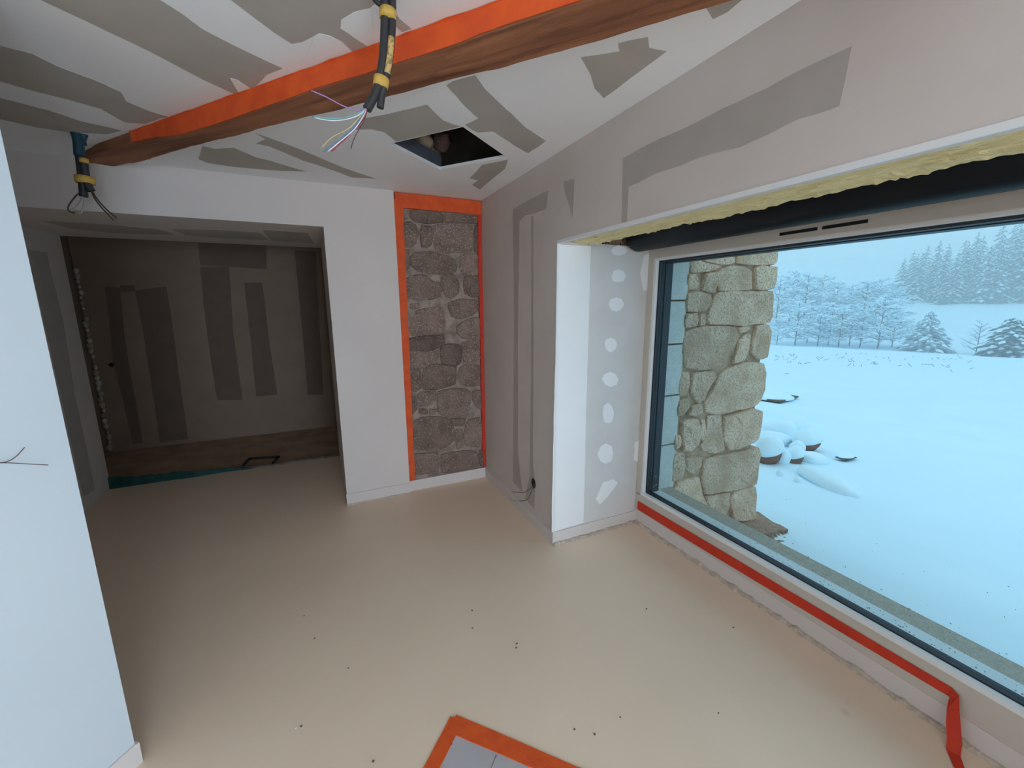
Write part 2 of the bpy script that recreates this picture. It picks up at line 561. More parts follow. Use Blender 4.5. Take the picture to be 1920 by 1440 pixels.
# a few broad smears of fresh filler
for pix in ([(638, 52), (641, 36), (664, 21), (695, 14), (700, 60), (712, 70), (692, 82), (665, 70)], [(590, 66), (600, 62), (617, 66), (640, 78), (655, 95), (600, 112), (575, 100)], [(432, 146), (447, 150), (468, 165), (445, 172)], [(770, 178), (800, 165), (840, 178), (892, 218), (870, 230), (846, 230), (815, 205)],
            [(895, 248), (925, 246), (962, 271), (985, 290), (960, 292)]):
    ceil_patch(pix, 'filler_white_lit', 'filler_smear', 0.0018)


def right_patch(pix, mat='board'):
    return patch('bare_board_strip', wall_right, [onx(x, y, XR) for x, y in pix], RW, mat)


right_patch([(1168, 296), (1237, 259), (1305, 232), (1357, 202), (1440, 165), (1507, 127), (1597, 86), (1586, 142), (1575, 199), (1500, 221), (1440, 251), (1387, 274), (1312, 296), (1230, 326), (1179, 350), (1176, 416), (1166, 417)])
right_patch([(962, 392), (990, 376), (1029, 356), (1025, 392), (1005, 400), (985, 404), (975, 415), (972, 600), (972, 850), (980, 922), (970, 912), (962, 903), (964, 600)])
right_patch([(997, 405), (1001, 405), (1001, 700), (1000, 870), (1004, 905), (1002, 955), (985, 935), (993, 895), (996, 700)])
right_patch([(1056, 341), (1078, 335), (1076, 375), (1074, 410), (1069, 390), (1059, 360)])

RV = Vector((0, -1, 0))


def rev_patch(pix, mat, nm, off):
    return patch(nm, wall_right, [ony(x, y, YV) for x, y in pix], RV, mat, off, 0.003, 0.03)


rev_patch([(1047, 458), (1108, 462), (1104, 600), (1098, 800), (1094, 980), (1034, 998), (1038, 800)], 'filler_white_lit', 'filler_band', 0.0012)
rev_patch([(1109, 463), (1222, 466), (1214, 600), (1204, 820), (1192, 938), (1180, 966), (1094, 980), (1098, 800), (1104, 600), (1108, 490)], 'board_light', 'bare_board_strip', 0.0012)
for bx, by, rw, rh in ((1160, 470, 17, 10), (1159, 518, 14, 13), (1155, 571, 15, 14), (1144, 646, 12, 14), (1144, 711, 16, 14), (1140, 776, 12, 20), (1135, 851, 15, 20)):
    rev_patch([(bx + rw * math.cos(t) * random.uniform(0.85, 1.1), by + rh * math.sin(t) * random.uniform(0.85, 1.1)) for t in [k * 0.785 for k in range(8)]], 'filler_white_lit', 'filler_spot', 0.0024)
rev_patch([(1117, 935), (1130, 905), (1150, 898), (1158, 905), (1140, 930), (1125, 946)], 'filler_white_lit', 'filler_spot', 0.0024)
rev_patch([(1208, 478), (1222, 474), (1217, 545), (1206, 545), (1200, 510)], 'filler_white_lit', 'filler_spot', 0.0024)
rev_patch([(1190, 830), (1203, 822), (1199, 870), (1188, 862)], 'filler_white_lit', 'filler_spot', 0.0024)

PX = Vector((1, 0, 0))
patch('bare_board_strip', wall_passage, [onx(x, y, -1.68) for x, y in ((40, 465), (88, 474), (93, 500), (118, 600), (140, 740), (164, 850), (178, 918), (155, 932), (120, 770), (72, 560))], PX, 'board')
SO = Vector((0, 0, -1))
for pix in ([(80, 414), (200, 420), (300, 430), (330, 440), (210, 437), (130, 428)], [(322, 430), (400, 430), (487, 436), (505, 450), (420, 447), (350, 441)], [(491, 430), (576, 436), (589, 456), (508, 451)]):
    patch('bare_board_strip', wall_back, [onz(x, y, 2.016) for x, y in pix], SO, 'board')
FA = Vector((0, -1, 0))
for pix in ([(197, 537), (225, 540), (232, 620), (245, 700), (268, 830), (250, 834), (228, 740), (212, 680), (205, 600)],
            [(253, 545), (312, 537), (322, 600), (335, 700), (353, 823), (300, 830), (280, 700), (268, 620)],
            [(375, 500), (430, 500), (437, 620), (455, 750), (407, 750), (393, 660), (383, 580)],
            [(458, 530), (492, 530), (505, 640), (520, 740), (480, 743), (470, 640)],
            [(552, 470), (592, 470), (596, 560), (607, 740), (577, 740), (565, 600)], [(225, 535), (253, 535), (253, 546), (225, 548)],
            [(372, 455), (500, 458), (500, 505), (430, 500), (375, 497)]):
    patch('bare_board_strip', wall_far, [ony(x, y, 5.60) for x, y in pix], FA, 'tan_strip_shaded')
k = ony(209, 684, 5.6)
tv = [k + Vector((0.022 * math.cos(t), 0, 0.022 * math.sin(t))) for t in [i * 0.628 for i in range(10)]]
patch('socket_hole', wall_far, tv, FA, 'slot_black', 0.003, 0, 0.05)
# lumps of adhesive along the raw edge of the far board
for i in range(34):
    t = i / 33
    p = ony(143 + 64 * t + random.uniform(-2, 2), 508 + 332 * t, 5.60)
    v, f = ico(1)
    r = random.uniform(0.012, 0.03)
    mk('adhesive_lump', [(p + Vector((q.x * r, q.y * 0.02, q.z * r * 1.4))) for q in v], f, random.choice(['filler', 'filler', 'rough_floor', 'board']), wall_far)

# ------------------------------------------------------------------ stones of the niche
NA = [[(210, 75), (545, 95), (565, 200), (430, 215), (280, 200), (215, 170)],
      [(580, 100), (940, 130), (1000, 200), (880, 215), (780, 200), (580, 205)], [(120, 80), (195, 80), (190, 160), (130, 185)],
      [(130, 210), (220, 195), (275, 230), (295, 320), (285, 420), (230, 465), (150, 460), (135, 330)],
      [(325, 240), (440, 250), (435, 440), (400, 465), (330, 455)],
      [(460, 240), (600, 225), (790, 215), (860, 250), (875, 400), (850, 500), (740, 515), (560, 520), (480, 490), (460, 400)],
      [(885, 240), (1000, 225), (1010, 420), (1000, 540), (940, 535), (880, 500), (880, 380)],
      [(220, 560), (260, 520), (420, 515), (560, 545), (680, 590), (705, 660), (690, 720), (560, 740), (430, 730), (300, 720), (225, 660)],
      [(150, 490), (215, 490), (205, 560), (208, 680), (160, 720)],
      [(730, 560), (800, 530), (900, 530), (960, 570), (965, 680), (960, 740), (850, 755), (770, 750), (730, 680)],
      [(170, 790), (230, 755), (400, 760), (430, 820), (520, 830), (545, 880), (530, 980), (420, 1000), (260, 1000), (165, 970), (150, 880)],
      [(530, 780), (600, 745), (670, 740), (720, 830), (720, 930), (650, 990), (580, 980), (555, 900)],
      [(780, 770), (880, 760), (985, 775), (1000, 900), (980, 970), (860, 975), (785, 950), (770, 860)], [(215, 1045), (300, 1040), (320, 1090), (220, 1100)],
      [(610, 1040), (740, 1005), (930, 1010), (935, 1100), (860, 1170), (740, 1200), (650, 1180), (615, 1110)],
      [(270, 1130), (440, 1090), (560, 1100), (575, 1250), (560, 1350), (430, 1370), (230, 1385), (190, 1300), (260, 1240)],
      [(690, 1290), (800, 1220), (900, 1190), (1010, 1220), (1020, 1400), (900, 1415), (760, 1410), (700, 1350)],
      [(215, 1400), (430, 1385), (560, 1370), (580, 1470), (430, 1535), (200, 1545), (195, 1450)]]
NB = [[(150, 145), (300, 135), (395, 135), (395, 290), (320, 295), (260, 335), (120, 330), (125, 200)],
      [(415, 135), (500, 120), (590, 130), (600, 280), (560, 315), (420, 295)], [(605, 110), (690, 85), (780, 95), (795, 140), (785, 250), (720, 275), (615, 285)],
      [(800, 95), (838, 95), (838, 230), (800, 220)], [(122, 345), (235, 345), (235, 520), (190, 550), (130, 545)],
      [(260, 340), (330, 300), (430, 310), (555, 325), (545, 480), (480, 500), (350, 530), (250, 525)],
      [(580, 330), (680, 305), (810, 320), (825, 400), (790, 490), (650, 500), (600, 470), (570, 400)],
      [(200, 570), (230, 555), (370, 545), (370, 620), (330, 665), (210, 680)],
      [(390, 545), (500, 525), (620, 520), (690, 560), (670, 660), (650, 760), (560, 775), (440, 770), (385, 720)],
      [(700, 550), (780, 530), (838, 545), (835, 720), (760, 700), (700, 620)], [(132, 580), (190, 590), (200, 700), (150, 770)],
      [(150, 830), (250, 780), (400, 775), (500, 800), (530, 880), (540, 980), (450, 1050), (350, 1075), (160, 1065)],
      [(660, 800), (750, 785), (828, 815), (832, 1000), (760, 1050), (640, 1030), (620, 940), (640, 870)], [(545, 880), (615, 890), (605, 1050), (560, 1065)],
      [(490, 790), (640, 790), (630, 855), (520, 850)], [(160, 1110), (380, 1100), (400, 1160), (385, 1270), (160, 1300)],
      [(420, 1110), (600, 1085), (735, 1090), (760, 1170), (750, 1235), (420, 1280)], [(750, 1080), (835, 1060), (838, 1220), (775, 1230)],
      [(220, 700), (300, 710), (290, 755), (215, 750)], [(310, 700), (370, 710), (360, 755), (315, 750)]]
i = 0
for lst, ox, oy, sc in ((NA, 730, 380, 5.54), (NB, 740, 620, 4.8)):
    for poly in lst:
        i += 1
        pts = [ony(ox + x / sc, oy + y / sc, YN) for x, y in poly]
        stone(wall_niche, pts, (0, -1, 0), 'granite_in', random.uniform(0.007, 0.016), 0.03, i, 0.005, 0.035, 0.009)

# ------------------------------------------------------------------ baseboards
def ragged(name, parent, p0, p1, nrm, mat='crust', w=0.012, h=0.014, step=0.018):
    """uneven bead of screed and sealant left along a foot"""
    p0, p1, nrm = Vector(p0), Vector(p1), Vector(nrm)
    n = int((p1 - p0).length / step)
    V, Fc = [], []
    for i in range(n + 1):
        p = p0.lerp(p1, i / n)
        k = 0.45 + 0.75 * abs(noise.noise(p * 17)) + 0.5 * abs(noise.noise(p * 43))
        hh, ww = h * k, w * (0.5 + 0.9 * abs(noise.noise(p * 23 + Vector((5, 5, 5)))))
        V += [p - nrm * 0.003, p - nrm * 0.003 + Vector((0, 0, hh)), p + nrm * ww * 0.55 + Vector((0, 0, hh * 0.8)), p + nrm * ww]
    for i in range(n):
        for j in range(3):
            Fc.append((i * 4 + j, i * 4 + j + 1, i * 4 + j + 5, i * 4 + j + 4))
    Fc += [(0, 1, 2, 3), tuple(n * 4 + j for j in (0, 1, 2, 3))]
    return mk(name, V, Fc, mat, parent)


bb = struct(boxes('baseboard_back', [(0.094, 0.576, YB - 0.008, YB, 0, 0.088), (0.094, 0.098, YB, YB + 0.7, 0, 0.088)], 'paint'))
ragged('sealant_crust', bb, (0.09, YB - 0.008, 0), (0.576, YB - 0.008, 0), (0, -1, 0))
bn = struct(boxes('baseboard_niche', [(0.572, XR, YN - 0.02, YN, 0, 0.088)], 'paint'))
br = struct(boxes('baseboard_right', [(XR - 0.008, XR, YV - 0.008, YN, 0, 0.082), (XR, 1.93, YV - 0.008, YV, 0, 0.082)], 'paint'))
ragged('sealant_crust', br, (XR - 0.008, YV - 0.008, 0), (1.9, YV - 0.008, 0), (0, -1, 0), w=0.03, h=0.018)
bw = struct(boxes('baseboard_window', [(XF + 0.005, 2.0, YW0, YV, 0, 0.098)], 'paint'))
ragged('sealant_crust', bw, (XF + 0.005, YW0 + 0.05, 0), (XF + 0.005, YV - 0.01, 0), (-1, 0, 0), w=0.028, h=0.022)
q0, q1 = C0 + DL * LEN, C0.copy()
V = [q1, q0, q0 + NL * 0.008, q1 + NL * 0.008]
V = V + [v + Vector((0, 0, 0.08)) for v in V]
bl = struct(mk('baseboard_left', V, [(0, 1, 2, 3), (4, 5, 6, 7), (0, 1, 5, 4), (1, 2, 6, 5), (2, 3, 7, 6), (3, 0, 4, 7)], 'paint'))
V = [C0 + NL * 0.008, C0 - NL * 0.1, C0 - NL * 0.1 - DL * 0.008, C0 + NL * 0.008 - DL * 0.008]
V = V + [v + Vector((0, 0, 0.078)) for v in V]
mk('end_piece', V, [(0, 1, 2, 3), (4, 5, 6, 7), (0, 1, 5, 4), (1, 2, 6, 5), (2, 3, 7, 6), (3, 0, 4, 7)], 'paint', bl)

# metal corner beads of the window opening
trim = struct(boxes('trim_1', [(XR - 0.002, XR + 0.014, YW0, YV, ZH - 0.004, ZH + 0.004), (XR - 0.0025, XR, YW0, YV, ZH - 0.006, ZH + 0.010)], 'bead_white'))
trim2 = struct(boxes('trim_2', [(XR - 0.002, XR + 0.012, YV - 0.002, YV + 0.004, 0.082, ZH - 0.006)], 'bead_white'))

# ------------------------------------------------------------------ the big window
win = struct(empty('window_1', (XF, 0.5, 0.1)))
FO, FI = YV - 0.002, YW0 + 0.002
bevel_box('bottom_rail', (XF, 1.985, FI, FO, 0.092, 0.222), 'frame_beige', win)
top_rail = bevel_box('top_rail', (XF, 1.985, FI, FO, 1.765, 1.825), 'frame_beige', win)
bevel_box('stile', (XF, 1.985, 2.008, FO, 0.21, 1.77), 'frame_beige', win)
bevel_box('stile', (XF, 1.985, FI, FI + 0.05, 0.21, 1.77), 'frame_beige', win)
bevel_box('glazing_bead', (XF - 0.004, 1.925, FI + 0.04, 2.010, 0.218, 0.240), 'bead_white', win, 0.003)
bevel_box('glazing_bead', (XF + 0.002, 1.925, FI + 0.04, 2.010, 1.752, 1.768), 'bead_white', win, 0.003)
bevel_box('glazing_bead', (XF + 0.002, 1.925, 1.990, 2.010, 0.236, 1.756), 'bead_white', win, 0.003)
bevel_box('outer_stile', (1.968, 2.03, 1.978, FO + 0.0, 0.2, 1.78), 'gasket', win)
bevel_box('gasket', (1.926, 1.968, 1.982, 1.992, 0.236, 1.756), 'gasket', win, 0.002)
bevel_box('gasket', (1.926, 1.968, FI + 0.04, 1.99, 0.232, 0.244), 'gasket', win, 0.002)
bevel_box('gasket', (1.926, 1.968, FI + 0.04, 1.99, 1.742, 1.756), 'gasket', win, 0.002)
bevel_box('outer_rail', (1.968, 2.045, FI, FO, 0.196, 0.236), 'bead_white', win)
bevel_box('outer_rail', (1.968, 2.03, FI, FO, 1.738, 1.80), 'gasket', win)
boxes('glass_pane', [(1.940, 1.950, FI + 0.03, 1.996, 0.226, 1.765)], 'glass', win)
# trickle vents on the top rail
for q0, q1 in (((1462, 438), (1533, 427)), ((1542, 426), (1628, 412))):
    a, b = onx(*q0, XF), onx(*q1, XF)
    bevel_box('vent_slot', (XF - 0.003, XF + 0.004, b.y, a.y, 1.790, 1.803), 'slot_black', top_rail, 0.002)
# outside sill of pale granite, with its drops
sill = bevel_box('stone_sill', (2.03, 2.215, FI, YV, 0.10, 0.20), 'sill_stone', win, 0.006)
dv, df = ico(1)
V, Fc = [], []
for i in range(420):
    y = 2.0 - 2.2 * random.random() ** 1.1
    if random.random() < 0.75:
        z = 0.26 + random.random() ** 2.2 * 0.12
    else:
        z = 0.26 + random.random() * 0.35
    r = random.uniform(0.0014, 0.0034) * (1.0 if z < 0.4 else 0.6)
    base = len(V)
    V += [Vector((1.951 + q.x * 0.0009, y + q.y * r, z + q.z * r * 1.15)) for q in dv]
    Fc += [tuple(i2 + base for i2 in t) for t in df]
dr = mk('water_drops', V, Fc, 'drop', win, True)
dr['kind'] = 'stuff'

# shutter roller, its box, lintel and mineral wool above the window
roll = empty('shutter_roller', (1.80, 0.5, 1.93))
tag(roll, 'thick black roller shutter tube above the big window', 'roller shutter')
tube('tube', [Vector((1.79, 2.03, 1.908)), Vector((1.79, 0.5, 1.908)), Vector((1.79, YW0, 1.908))], 0.105, 'dark_metal', roll, 28, 3)
tube('end_cap', [Vector((1.79, 2.045, 1.908)), Vector((1.79, 2.03, 1.908))], 0.085, 'gasket', roll, 24, 1)
struct(boxes('wall_lintel', [(2.02, 2.30, YW0 - 0.1, 5.0, 1.79, 2.95)], 'house_wall'))
struct(boxes('wall_facade', [(2.0, 2.30, YREAR - 0.2, YD0, -0.5, 2.95), (2.0, 2.30, YD1, YW0 - 0.02, -0.5, 2.95), (2.0, 2.30, YD0, YD1, 2.2, 2.95), (2.0, 2.30, YD0, YD1, -0.5, 0.0)], 'house_wall'))
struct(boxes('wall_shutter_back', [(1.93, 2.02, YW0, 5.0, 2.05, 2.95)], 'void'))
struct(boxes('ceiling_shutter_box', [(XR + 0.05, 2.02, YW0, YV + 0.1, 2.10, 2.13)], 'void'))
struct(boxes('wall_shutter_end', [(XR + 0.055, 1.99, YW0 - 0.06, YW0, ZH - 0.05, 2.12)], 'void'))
# printed packing board at the end of the shutter box
eb = struct(boxes('trim_3', [(1.30, 2.0, YV + 0.02, YV + 0.05, 1.838, 2.10)], 'print'))
# wool: layered fibres, torn lower edge
V, Fc = [], []
ny, nx = 240, 9
for i in range(ny + 1):
    y = YV - 0.004 - (YV - 0.004 - YW0) * i / ny
    for j in range(nx + 1):
        u = j / nx
        edge = 1.455 + 0.012 * noise.noise(Vector((y * 6, 0, 0))) + 0.016 * noise.noise(Vector((y * 21, 3, 0))) + 0.010 * noise.noise(Vector((y * 60, 3, 2)))
        x = XR + 0.057 + (edge - XR - 0.057) * u
        z = 1.846 - 0.020 * u + 0.008 * noise.noise(Vector((x * 60, y * 7, 1))) + 0.006 * noise.noise(Vector((x * 120, y * 22, 4)))
        if u > 0.95:
            z -= 0.006 * abs(noise.noise(Vector((y * 30, 7, 7))))
        V.append((x, y, z))
    V += [(V[-1][0] + 0.004, y, 2.0), (XR + 0.057, y, 2.0)]
w = nx + 3
for i in range(ny):
    for j in range(w):
        j2 = (j + 1) % w
        Fc.append((i * w + j, i * w + j2, (i + 1) * w + j2, (i + 1) * w + j))
Fc += [tuple(range(w)), tuple(ny * w + j for j in range(w))]
tag(mk('mineral_wool', V, Fc, 'wool'), 'ragged yellow mineral wool strip under the window head', 'insulation')

# ------------------------------------------------------------------ exterior stone wall beside the window
YE = YV
wall_ext = struct(boxes('wall_exterior', [(2.235, 3.08, YE + 0.006, YE + 0.62, -0.6, 2.7), (2.03, 2.25, YE + 0.03, YE + 0.62, -0.6, 1.79),
                                          (2.03, 2.24, YE + 0.6, 5.0, -0.6, 1.79)], 'mortar_out'))
EA = [[(420, 140), (520, 130), (550, 190), (700, 215), (770, 240), (720, 290), (600, 295), (430, 310), (415, 220)],
      [(580, 125), (950, 75), (940, 215), (800, 218), (700, 205), (590, 180)], [(965, 75), (1420, 20), (1415, 190), (1370, 222), (1180, 220), (950, 212)],
      [(395, 320), (500, 320), (525, 420), (510, 490), (400, 510), (385, 420)], [(585, 305), (700, 310), (720, 310), (770, 260), (760, 330), (730, 440), (700, 540), (560, 510), (575, 420)],
      [(790, 260), (880, 235), (1020, 235), (1130, 280), (1140, 420), (1130, 495), (960, 515), (760, 515), (740, 440), (770, 330)],
      [(1140, 250), (1250, 235), (1405, 240), (1390, 400), (1365, 495), (1150, 495), (1145, 380)], [(380, 525), (560, 525), (650, 555), (680, 600), (640, 680), (590, 745), (370, 750)],
      [(700, 560), (760, 525), (1020, 520), (1360, 510), (1370, 600), (1360, 780), (1340, 875), (1000, 900), (870, 890), (640, 890), (620, 840), (640, 720)],
      [(365, 765), (510, 760), (520, 850), (490, 910), (355, 940)], [(530, 770), (610, 760), (600, 900), (520, 915), (530, 850)],
      [(370, 960), (480, 930), (600, 910), (860, 905), (950, 930), (960, 1000), (945, 1130), (880, 1200), (830, 1340), (700, 1390), (540, 1400), (380, 1380), (330, 1200), (350, 1050)],
      [(970, 920), (1080, 905), (1110, 930), (1050, 970), (980, 1000)], [(1040, 1010), (1110, 985), (1100, 1080), (1080, 1190), (1030, 1300), (900, 1335), (910, 1280), (960, 1200), (970, 1080)],
      [(1170, 900), (1330, 890), (1345, 960), (1320, 1150), (1310, 1270), (1200, 1280), (1110, 1210), (1120, 1080), (1150, 1000)]]
EB = [[(565, 100), (640, 50), (700, 30), (790, 0), (950, 0), (970, 90), (960, 220), (930, 320), (850, 380), (700, 400), (580, 435), (450, 425), (445, 320), (500, 250), (540, 190)],
      [(245, 70), (330, 80), (320, 160), (300, 280), (220, 290), (230, 170)], [(345, 85), (440, 75), (540, 70), (555, 120), (500, 190), (460, 240), (440, 320), (390, 350), (330, 250)],
      [(220, 310), (310, 300), (320, 380), (270, 440), (210, 460)], [(330, 360), (430, 340), (440, 420), (360, 450), (290, 450)],
      [(250, 490), (390, 470), (410, 560), (400, 680), (330, 760), (265, 740), (250, 600)], [(415, 480), (450, 475), (460, 600), (430, 680), (410, 640)],
      [(470, 450), (590, 440), (590, 600), (630, 740), (520, 760), (430, 740), (400, 700), (450, 650), (465, 560)],
      [(600, 450), (690, 440), (840, 385), (930, 400), (925, 500), (900, 650), (760, 720), (650, 740), (600, 640), (595, 520)],
      [(195, 590), (240, 610), (250, 720), (190, 740), (185, 660)], [(185, 750), (270, 760), (285, 860), (260, 980), (165, 1000)], [(290, 800), (430, 790), (420, 870), (360, 940), (285, 900)],
      [(440, 810), (560, 780), (740, 750), (900, 710), (915, 760), (900, 900), (885, 1030), (780, 1050), (650, 1080), (440, 1110), (420, 950)],
      [(180, 1080), (220, 1000), (400, 960), (420, 1100), (480, 1200), (400, 1210), (300, 1160)],
      [(700, 1080), (800, 1050), (880, 1040), (890, 1120), (880, 1200), (870, 1330), (690, 1330), (660, 1160)], [(440, 1120), (560, 1110), (650, 1090), (650, 1200), (600, 1290), (500, 1250)],
      [(290, 1200), (400, 1215), (480, 1215), (590, 1290), (650, 1330), (560, 1400), (300, 1400)]]
i = 0
for lst, ox, oy, sc in ((EA, 1220, 460, 6.0), (EB, 1220, 680, 4.5)):
    for poly in lst:
        i += 1
        pts = [ony(ox + x / sc, oy + y / sc, YE) for x, y in poly]
        edge = max(p.x for p in pts) > 3.03
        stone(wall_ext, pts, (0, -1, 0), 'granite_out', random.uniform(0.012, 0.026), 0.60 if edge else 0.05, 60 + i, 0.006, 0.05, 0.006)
for z0, z1, cuts in ((1.89, 2.2, (2.25, 2.62, 3.12)), (2.22, 2.46, (2.25, 2.5, 2.85, 3.1)), (2.48, 2.7, (2.25, 2.7, 3.11))):
    for k in range(len(cuts) - 1):
        i += 1
        stone(wall_ext, [(cuts[k] + 0.012, YE, z0), (cuts[k + 1] - 0.012, YE, z0), (cuts[k + 1] - 0.012, YE, z1), (cuts[k] + 0.012, YE, z1)], (0, -1, 0), 'granite_out', 0.03,
              0.6 if k == len(cuts) - 2 else 0.05, 60 + i, 0.007, 0.06)
# dressed blocks of the outer jamb
zj = [0.19] + [ony(1252, py, YE).z for py in (867, 788, 739, 644, 562)]
zj = [0.19, ony(1250, 833, YE).z, ony(1255, 741, YE).z, ony(1262, 645, YE).z, ony(1272, 563, YE).z, 1.95]
for k in range(5):
    bevel_box('dressed_block', (2.032, 2.242, YE - 0.012, YE + 0.10, zj[k] + 0.004, zj[k + 1] - 0.007), 'ashlar', wall_ext, 0.004)

# ------------------------------------------------------------------ ceiling beam
BA = onz(943, 0, ZC)
BD = (onz(440, 178, ZC) - BA).normalized()
BN = Vector((BD.y, -BD.x, 0))


def lerp_tab(tab, s):
    if s <= tab[0][0]:
        return tab[0][1]
    for (s0, v0), (s1, v1) in zip(tab, tab[1:]):
        if s <= s1:
            t = (s - s0) / (s1 - s0)
            t = t * t * (3 - 2 * t) if v0 != v1 else t
            return v0 + (v1 - v0) * t
    return tab[-1][1]


ZT = [(-1.2, 2.232), (0, 2.229), (0.2, 2.221), (0.7, 2.222), (1.0, 2.217), (1.3, 2.211), (1.55, 2.215), (1.8, 2.229), (2.2, 2.252), (2.5, 2.270), (2.8, 2.277)]
ZF = [(-1.2, 2.238), (0.05, 2.220), (0.33, 2.229), (0.8, 2.230), (1.0, 2.238), (1.3, 2.242), (1.6, 2.250), (2.2, 2.252), (2.5, 2.262), (2.8, 2.268)]
NO = [(-1.3, 0), (2.25, 0), (2.38, 0.015), (2.6, 0.05), (2.8, 0.06)]
FO2 = [(-1.3, 0.165), (2.8, 0.165)]
S = [-1.12 + i * 0.035 for i in range(113)]
V, Fc = [], []
M = 14
for s in S:
    z = lerp_tab(ZT, s)
    no, fo = lerp_tab(NO, s), lerp_tab(FO2, s)
    zf = lerp_tab(ZF, s)
    p = BA + BD * s
    prof = [(no, ZC + 0.02), (no, z + (ZC - z) * 0.5), (no + 0.001, z + 0.006)]
    for k in range(9):
        u = k / 8
        prof.append((no + 0.006 + (fo - no - 0.012) * u, z + (zf - z) * u))
    prof += [(fo - 0.001, zf + 0.004), (fo, ZC + 0.02)]
    for k, (o, zz) in enumerate(prof):
        q = p + BN * o
        if 0 < k < M - 1:
            w = Vector((q.x * 30, q.y * 30, zz * 40))
            zz += 0.0026 * noise.noise(w) + 0.0034 * noise.noise(Vector((s * 3, o * 70, 2))) - 0.003 * max(0, noise.noise(Vector((s * 2.2, o * 160, 6))) - 0.2)
            q = q + BN * 0.003 * noise.noise(Vector((s * 6, k * 0.3, 9)))
        V.append((q.x, q.y, min(zz, ZC + 0.02)))
for i in range(len(S) - 1):
    for k in range(M - 1):
        Fc.append((i * M + k, i * M + k + 1, (i + 1) * M + k + 1, (i + 1) * M + k))
    Fc.append((i * M + M - 1, i * M, (i + 1) * M, (i + 1) * M + M - 1))
Fc += [tuple(range(M)), tuple((len(S) - 1) * M + k for k in range(M))]
beam = mk('ceiling_beam', V, Fc, 'wood')
tag(beam, 'rough reddish brown timber beam crossing the ceiling', 'beam')
# grain along the beam
mnt = MATS['wood'].node_tree
mp = [n for n in mnt.nodes if n.type == 'MAPPING'][0]
mp.vector_type = 'TEXTURE'
mp.inputs['Rotation'].default_value = (0, 0, math.atan2(BD.y, BD.x))
mp.inputs['Scale'].default_value = (4.5, 0.5, 0.5)
# wide orange tape over the near side of the beam
V, Fc = [], []
ST = [s for s in S if s < 1.95]
for s in ST:
    z = lerp_tab(ZT, s)
    no = lerp_tab(NO, s)
    p = BA + BD * s + BN * (no - 0.0035)
    lo = z + 0.001 + 0.0035 * noise.noise(Vector((s * 5, 1, 1))) + 0.002 * noise.noise(Vector((s * 19, 4, 1)))
    if s > 1.5:
        lo += (s - 1.5) * 0.03
    jag = 0.004 + 0.004 * noise.noise(Vector((s * 9, 8, 2))) + 0.003 * noise.noise(Vector((s * 33, 8, 2)))
    pc = p - BN * max(0.001, jag)
    V += [(pc.x, pc.y, ZC - 0.0012), (p.x, p.y, ZC - 0.004), (p.x, p.y, min(lo, ZC - 0.005)), (p.x + BN.x * 0.0035, p.y + BN.y * 0.0035, min(lo, ZC - 0.005)), (p.x + BN.x * 0.0035, p.y + BN.y * 0.0035, ZC - 0.0005)]
for i in range(len(ST) - 1):
    for k in range(5):
        k2 = (k + 1) % 5
        Fc.append((i * 5 + k, i * 5 + k2, (i + 1) * 5 + k2, (i + 1) * 5 + k))
Fc += [tuple(range(5)), tuple((len(ST) - 1) * 5 + k for k in range(5))]
tag(mk('masking_tape', V, Fc, 'orange_tape'), 'wide orange masking tape stuck along the side of the ceiling beam', 'tape')

# ------------------------------------------------------------------ attic seen through the hatch
hc = sum(HT, Vector()) / 4
V, Fc = [], []
up = Vector((0, 0, 0.35))
o4 = [hc + (p - hc) * 1.6 for p in HT]
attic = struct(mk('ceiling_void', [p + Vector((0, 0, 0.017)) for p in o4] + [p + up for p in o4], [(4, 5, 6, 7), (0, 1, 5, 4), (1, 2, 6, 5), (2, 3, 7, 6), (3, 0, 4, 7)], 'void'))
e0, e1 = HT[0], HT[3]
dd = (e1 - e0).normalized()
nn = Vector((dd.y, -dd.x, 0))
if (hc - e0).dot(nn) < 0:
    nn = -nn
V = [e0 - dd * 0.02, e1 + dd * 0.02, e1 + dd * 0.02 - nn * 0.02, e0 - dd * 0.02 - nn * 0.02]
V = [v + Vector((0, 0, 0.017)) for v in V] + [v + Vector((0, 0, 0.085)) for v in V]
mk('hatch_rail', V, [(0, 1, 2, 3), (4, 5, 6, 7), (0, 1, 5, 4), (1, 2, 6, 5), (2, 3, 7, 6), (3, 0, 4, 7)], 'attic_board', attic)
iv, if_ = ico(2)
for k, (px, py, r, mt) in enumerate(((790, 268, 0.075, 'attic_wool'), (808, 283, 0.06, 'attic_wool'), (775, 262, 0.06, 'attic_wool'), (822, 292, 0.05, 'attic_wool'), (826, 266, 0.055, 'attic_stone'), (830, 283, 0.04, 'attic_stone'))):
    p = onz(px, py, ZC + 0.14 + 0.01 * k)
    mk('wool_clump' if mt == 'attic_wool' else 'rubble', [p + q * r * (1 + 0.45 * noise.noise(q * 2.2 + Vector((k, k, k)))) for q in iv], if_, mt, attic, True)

# ------------------------------------------------------------------ orange tape around the niche
def strip(name, pix, mat, plane, normal, label, off=0.003, jit=0.003, step=0.03):
    o = patch(name, None, [plane(x, y) for x, y in pix], normal, mat, off, jit, step, off - 0.0004)
    return tag(o, label, 'tape')


